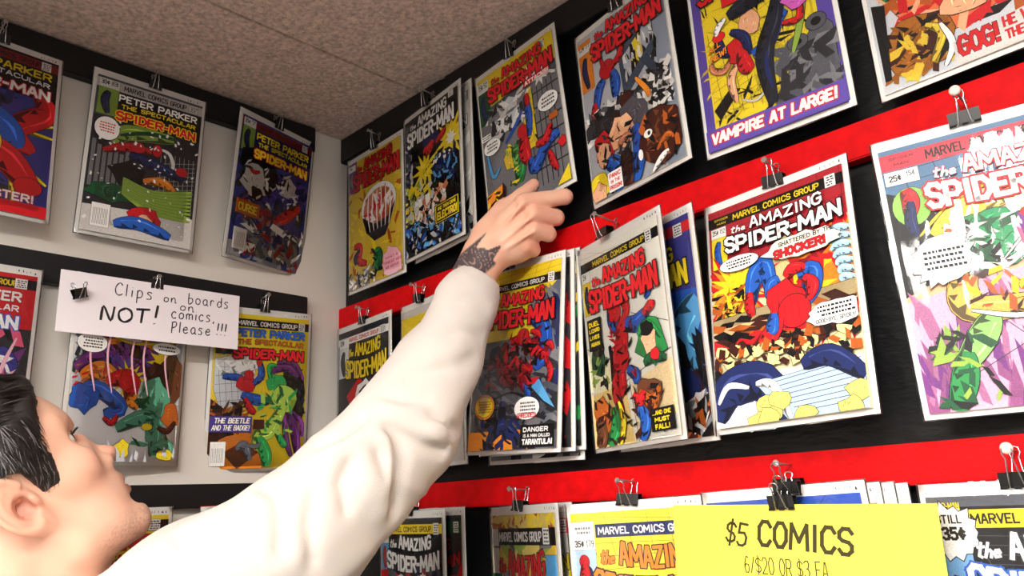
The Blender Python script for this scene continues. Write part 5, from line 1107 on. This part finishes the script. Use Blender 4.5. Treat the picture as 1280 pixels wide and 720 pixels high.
def make_person():
    p = empty('person', Matrix.Translation((0.27,-0.56,0)), 'dark-haired man in a white sweatshirt, head tilted back, reaching up to a comic', 'person')
    inv = p.matrix_world.inverted()
    def par(o): o.parent = p; o.matrix_parent_inverse = inv; return o
    m = bpy.data.materials.new('skin'); nt, b = nodes_of(m)
    at = nt.nodes.new('ShaderNodeAttribute'); at.attribute_name = 'tone'; nt.links.new(at.outputs['Color'], b.inputs['Base Color'])
    b.inputs['Roughness'].default_value = .5; b.inputs['Subsurface Weight'].default_value = .12; b.inputs['Subsurface Radius'].default_value = (.012,.005,.003); b.inputs['Subsurface Scale'].default_value = 1.0
    b.inputs['Specular IOR Level'].default_value = .35
    tc = nt.nodes.new('ShaderNodeTexCoord'); nz = nt.nodes.new('ShaderNodeTexNoise'); nz.inputs['Scale'].default_value = 420; nz.inputs['Detail'].default_value = 3; nt.links.new(tc.outputs['Object'], nz.inputs['Vector'])
    bp = nt.nodes.new('ShaderNodeBump'); bp.inputs['Strength'].default_value = .18; bp.inputs['Distance'].default_value = .001; nt.links.new(nz.outputs[0], bp.inputs['Height']); nt.links.new(bp.outputs[0], b.inputs['Normal'])
    # head and neck, hand and wrist, and the trunk and arms inside the clothes: one body mesh
    V1, F1 = surf(head_sdf, HO-np.array((.16,.16,.20)), HO+np.array((.16,.16,.17)), .0023)
    V2, F2 = surf(hand_sdf, (.44,-.17,1.99), (.60,.015,2.185), .0017)
    def under(P):
        d = trunk_sdf(P,-.012); d = su(d, sd_cap(P,SL[6],NECK-np.array((0,0,.07)),.055,.06), .03); d = su(d, sd_cap(P,SL[6],SL[3],.052,.040), .02); d = su(d, sd_cap(P,SL[3],SL[1],.040,.031), .02)
        d = su(d, sd_cap(P,SHL,NECK-np.array((0,0,.07)),.045,.05), .03); d = su(d, sd_cap(P,ARML[0],ARML[1],.046,.038), .02); d = su(d, sd_cap(P,ARML[1],ARML[2],.036,.026), .02)
        h2 = np.array((.15,-.655,.93)); d = su(d, sd_cap(P,ARML[2],h2,.026,.034), .02)
        for k in range(4): d = su(d, sd_cap(P, h2+np.array((0,.025-.017*k,-.01)), h2+np.array((.008,.027-.018*k,-.085+.012*abs(k-1))), .010, .008), .006)
        d = su(d, sd_cap(P, h2+np.array((.005,.03,.02)), h2+np.array((.02,.05,-.035)), .012, .009), .008)
        return d
    V3, F3 = surf(under, (.0,-.80,.80), (.56,-.10,2.03), .008)
    V = np.concatenate([V1,V2,V3]); F = np.concatenate([F1,F2+len(V1),F3+len(V1)+len(V2)])
    cols = np.concatenate([skin_tone(V1), skin_tone(V2,False), np.tile(np.array(lin((232,176,146))),(len(V3),1))])
    par(link('body', tone_mesh(V, F, cols), m))
    # sweatshirt
    V, F = surf(shirt_sdf, (.0,-.82,.84), (.60,-.08,2.06), .0042)
    MT['shirt'] = mat('off_white_sweatshirt_fleece', (212,202,194), .95, bump=.35, scale=700, var=.02, varscale=9, spec=.12)
    MT['shirt'].node_tree.nodes['Principled BSDF'].inputs['Sheen Weight'].default_value = .15
    par(link('sweatshirt', np_mesh(V, F), 'shirt'))
    # trousers and shoes
    MT['denim'] = mat('dark_blue_denim', (34,40,58), .9, bump=.3, scale=400, var=.1); MT['shoe'] = mat('black_shoe_leather', (20,20,22), .5, bump=.1)
    LG = [((.19,-.575,.0),(.17,-.56,.50)),((.34,-.555,.0),(.34,-.53,.50))]
    def tro(P):
        d = sd_cap(P, HIP+np.array((0,0,.02)), HIP-np.array((0,0,.06)), .135,.13)
        for f, k in LG: d = su(d, sd_cap(P, HIP+np.array(((k[0]-.26)*.9,0,-.08)), k, .092,.068), .04); d = su(d, sd_cap(P, k, np.array(f)+np.array((0,0,.07)), .068,.056), .03)
        d = np.maximum(d-.003*wavy(P,20,3), .045-P[:,2]); return d
    V, F = surf(tro, (.02,-.76,.02), (.50,-.36,1.14), .008); par(link('trousers', np_mesh(V,F), 'denim'))
    for f, k in LG:
        def sh(P, f=np.array(f)):
            d = sd_cap(P, f+np.array((0,-.05,.045)), f+np.array((0,.13,.032)), .045,.036); d = su(d, sd_cap(P, f+np.array((0,-.04,.05)), f+np.array((0,-.03,.10)), .040,.040), .03); return np.maximum(d, .001-P[:,2])
        V, F = surf(sh, np.array(f)+np.array((-.08,-.13,-.01)), np.array(f)+np.array((.08,.20,.16)), .006); par(link('shoe', np_mesh(V,F), 'shoe'))
    # eyes
    MT['eye'] = mat('eye_white', (232,226,222), .15); MT['iris'] = mat('brown_iris', (60,38,24), .1)
    for sgn in (-1,1):
        c = from_head((.0735,.047,.032*sgn)); bm = bmesh.new(); bmesh.ops.create_uvsphere(bm, u_segments=24, v_segments=16, radius=.0128*HS); bmesh.ops.translate(bm, vec=Vector(c), verts=bm.verts)
        e = par(link('eyeball', bm_me(bm), 'eye', smooth=True))
        fw = np.array(HF)*.96+HU*.22; fw /= np.linalg.norm(fw); q = c+fw*.0113*HS
        V, F = tube([q, q+fw*.0014*HS, q+fw*.0017*HS], [.0062*HS,.005*HS,.0005], 20)
        io = bpy.data.objects.new('iris', pyd(V,F)); io.data.materials.append(MT['iris']); C.objects.link(io); io.parent = e
    # hair
    mh = mat('dark_brown_hair', (30,24,23), .42, var=.5, scale=500, spec=.5); MT['hair'] = mh
    MT['grey_hair'] = mat('greying_hair', (112,106,106), .45, spec=.5)
    def hbase(A):
        d = sd_ell(A,(-.006,.062,0),(.098,.086,.075)); d = su(d, sd_ell(A,(.040,.070,0),(.053,.054,.060)), .03); d = su(d, sd_ell(A,(.046,.000,0),(.058,.080,.056)), .03); return d
    def keep(Q):
        xb = np.interp(Q[:,1], [-.02,.011,.037,.065,.09,.109,.14], [.036,.046,.048,.050,.062,.074,.088])
        yb = np.interp(Q[:,0], [-.06,-.035,-.024,-.012,.014,.024,.05], [-.045,-.03,.0,.048,.046,.012,.010])
        return np.maximum(Q[:,0]-xb, yb-Q[:,1])
    def hair_sdf(P):
        Q = to_head(P); A = Q.copy(); A[:,2] = np.abs(A[:,2])
        th = np.interp(Q[:,1], [-.03,.01,.05,.09,.13], [.003,.003,.007,.012,.020])
        th = th+.0025*wavy(P,130,5)*np.clip((Q[:,1])/.05,0,1)
        d = hbase(A)-th
        k = keep(Q)+.0025*wavy(P,240,8)
        return ss(d, -k*1.0, .006)*HS
    V, F = surf(hair_sdf, HO-np.array((.16,.16,.12)), HO+np.array((.16,.16,.18)), .003)
    h = par(link('hair', np_mesh(V, F), 'hair'))
    rs = np.random.RandomState(4); pick = rs.choice(len(V), min(len(V), 12000), replace=False)
    def strands(starts, dirs, lens, wid, mname, name):
        VV = []; FF = []
        P = starts.copy(); D = dirs.copy(); pts = [P.copy()]
        for s in range(3):
            P = P+D*(lens/3)[:,None]; Q = to_head(P); A = Q.copy(); A[:,2] = np.abs(A[:,2])
            P = P+(P-(HO+0))*0.0
            pts.append(P.copy()); D = D+rs.normal(scale=.10, size=D.shape)-(P-HO)/np.linalg.norm(P-HO,axis=1)[:,None]*.20; D /= np.linalg.norm(D,axis=1)[:,None]
        n = len(starts); out = (starts-HO); out /= np.linalg.norm(out,axis=1)[:,None]
        sidev = np.cross(dirs, out); sidev /= np.linalg.norm(sidev,axis=1)[:,None]+1e-9
        W = [1,.9,.7,.15]; arr = np.zeros((n,8,3))
        for j in range(4): arr[:,2*j] = pts[j]+sidev*wid*W[j]; arr[:,2*j+1] = pts[j]-sidev*wid*W[j]
        f = np.array([[0,1,3,2],[2,3,5,4],[4,5,7,6]]); Fs = (np.arange(n)[:,None,None]*8+f[None]).reshape(-1,4)
        return link(name, np_mesh(arr.reshape(-1,3), Fs), mname)
    Pn = V[pick]; Q = to_head(Pn); out = Pn-HO-HU*.05; out /= np.linalg.norm(out,axis=1)[:,None]
    dl = np.stack([np.where(Q[:,1] > .095, .9, -.22), np.where(Q[:,1] > .095, .15, -1.0), np.zeros(len(Q))],1)+rs.normal(scale=.16, size=(len(Q),3))
    dw = dl@HM.T; dw -= out*(dw*out).sum(1)[:,None]; dw /= np.linalg.norm(dw,axis=1)[:,None]; dw = dw+out*.12
    k = keep(Q) < -.004; ln = np.interp(Q[:,1],[0,.05,.12],[.008,.016,.032])
    ok = keep(to_head(Pn+dw*ln[:,None])) < .004; sel = k & ok
    g = rs.rand(len(Pn)) < .13
    for mk, mm in ((sel & ~g,'hair'),(sel & g,'grey_hair')):
        o = strands(Pn[mk], dw[mk], ln[mk], .00042, mm, 'hair_strands'); o.parent = h; o['kind'] = 'stuff'
    # brows and lashes
    for sgn in (-1,1):
        st = []; dd = []
        for i in range(220):
            t = rs.rand(); q = np.array((.0935-.020*t**1.6+.0012*rs.normal(), .0715+.006*math.sin(t*2.4)+.0032*rs.normal(), sgn*(.012+.036*t)))
            st.append(from_head(q)); dd.append((HF*-.35+HU*(.5-.6*t)+HR*sgn*.8+rs.normal(scale=.12,size=3)))
        st = np.array(st); dd = np.array(dd); dd /= np.linalg.norm(dd,axis=1)[:,None]
        o = strands(st, dd, np.full(len(st),.007), .00025, 'hair', 'eyebrow'); par(o); o['kind'] = 'stuff'
        st = []; dd = []
        for i in range(46):
            t = i/45; a = (t-.5)*1.5; q = np.array((.0735+.0150*math.cos(a), .0500, sgn*(.032+.0150*math.sin(a))))
            st.append(from_head(q)); dd.append(HF*math.cos(a)+HR*sgn*math.sin(a)+HU*.55)
        st = np.array(st); dd = np.array(dd); dd /= np.linalg.norm(dd,axis=1)[:,None]
        o = strands(st, dd, np.full(len(st),.008), .0003, 'hair', 'eyelashes'); par(o); o['kind'] = 'stuff'
    return p
make_person()
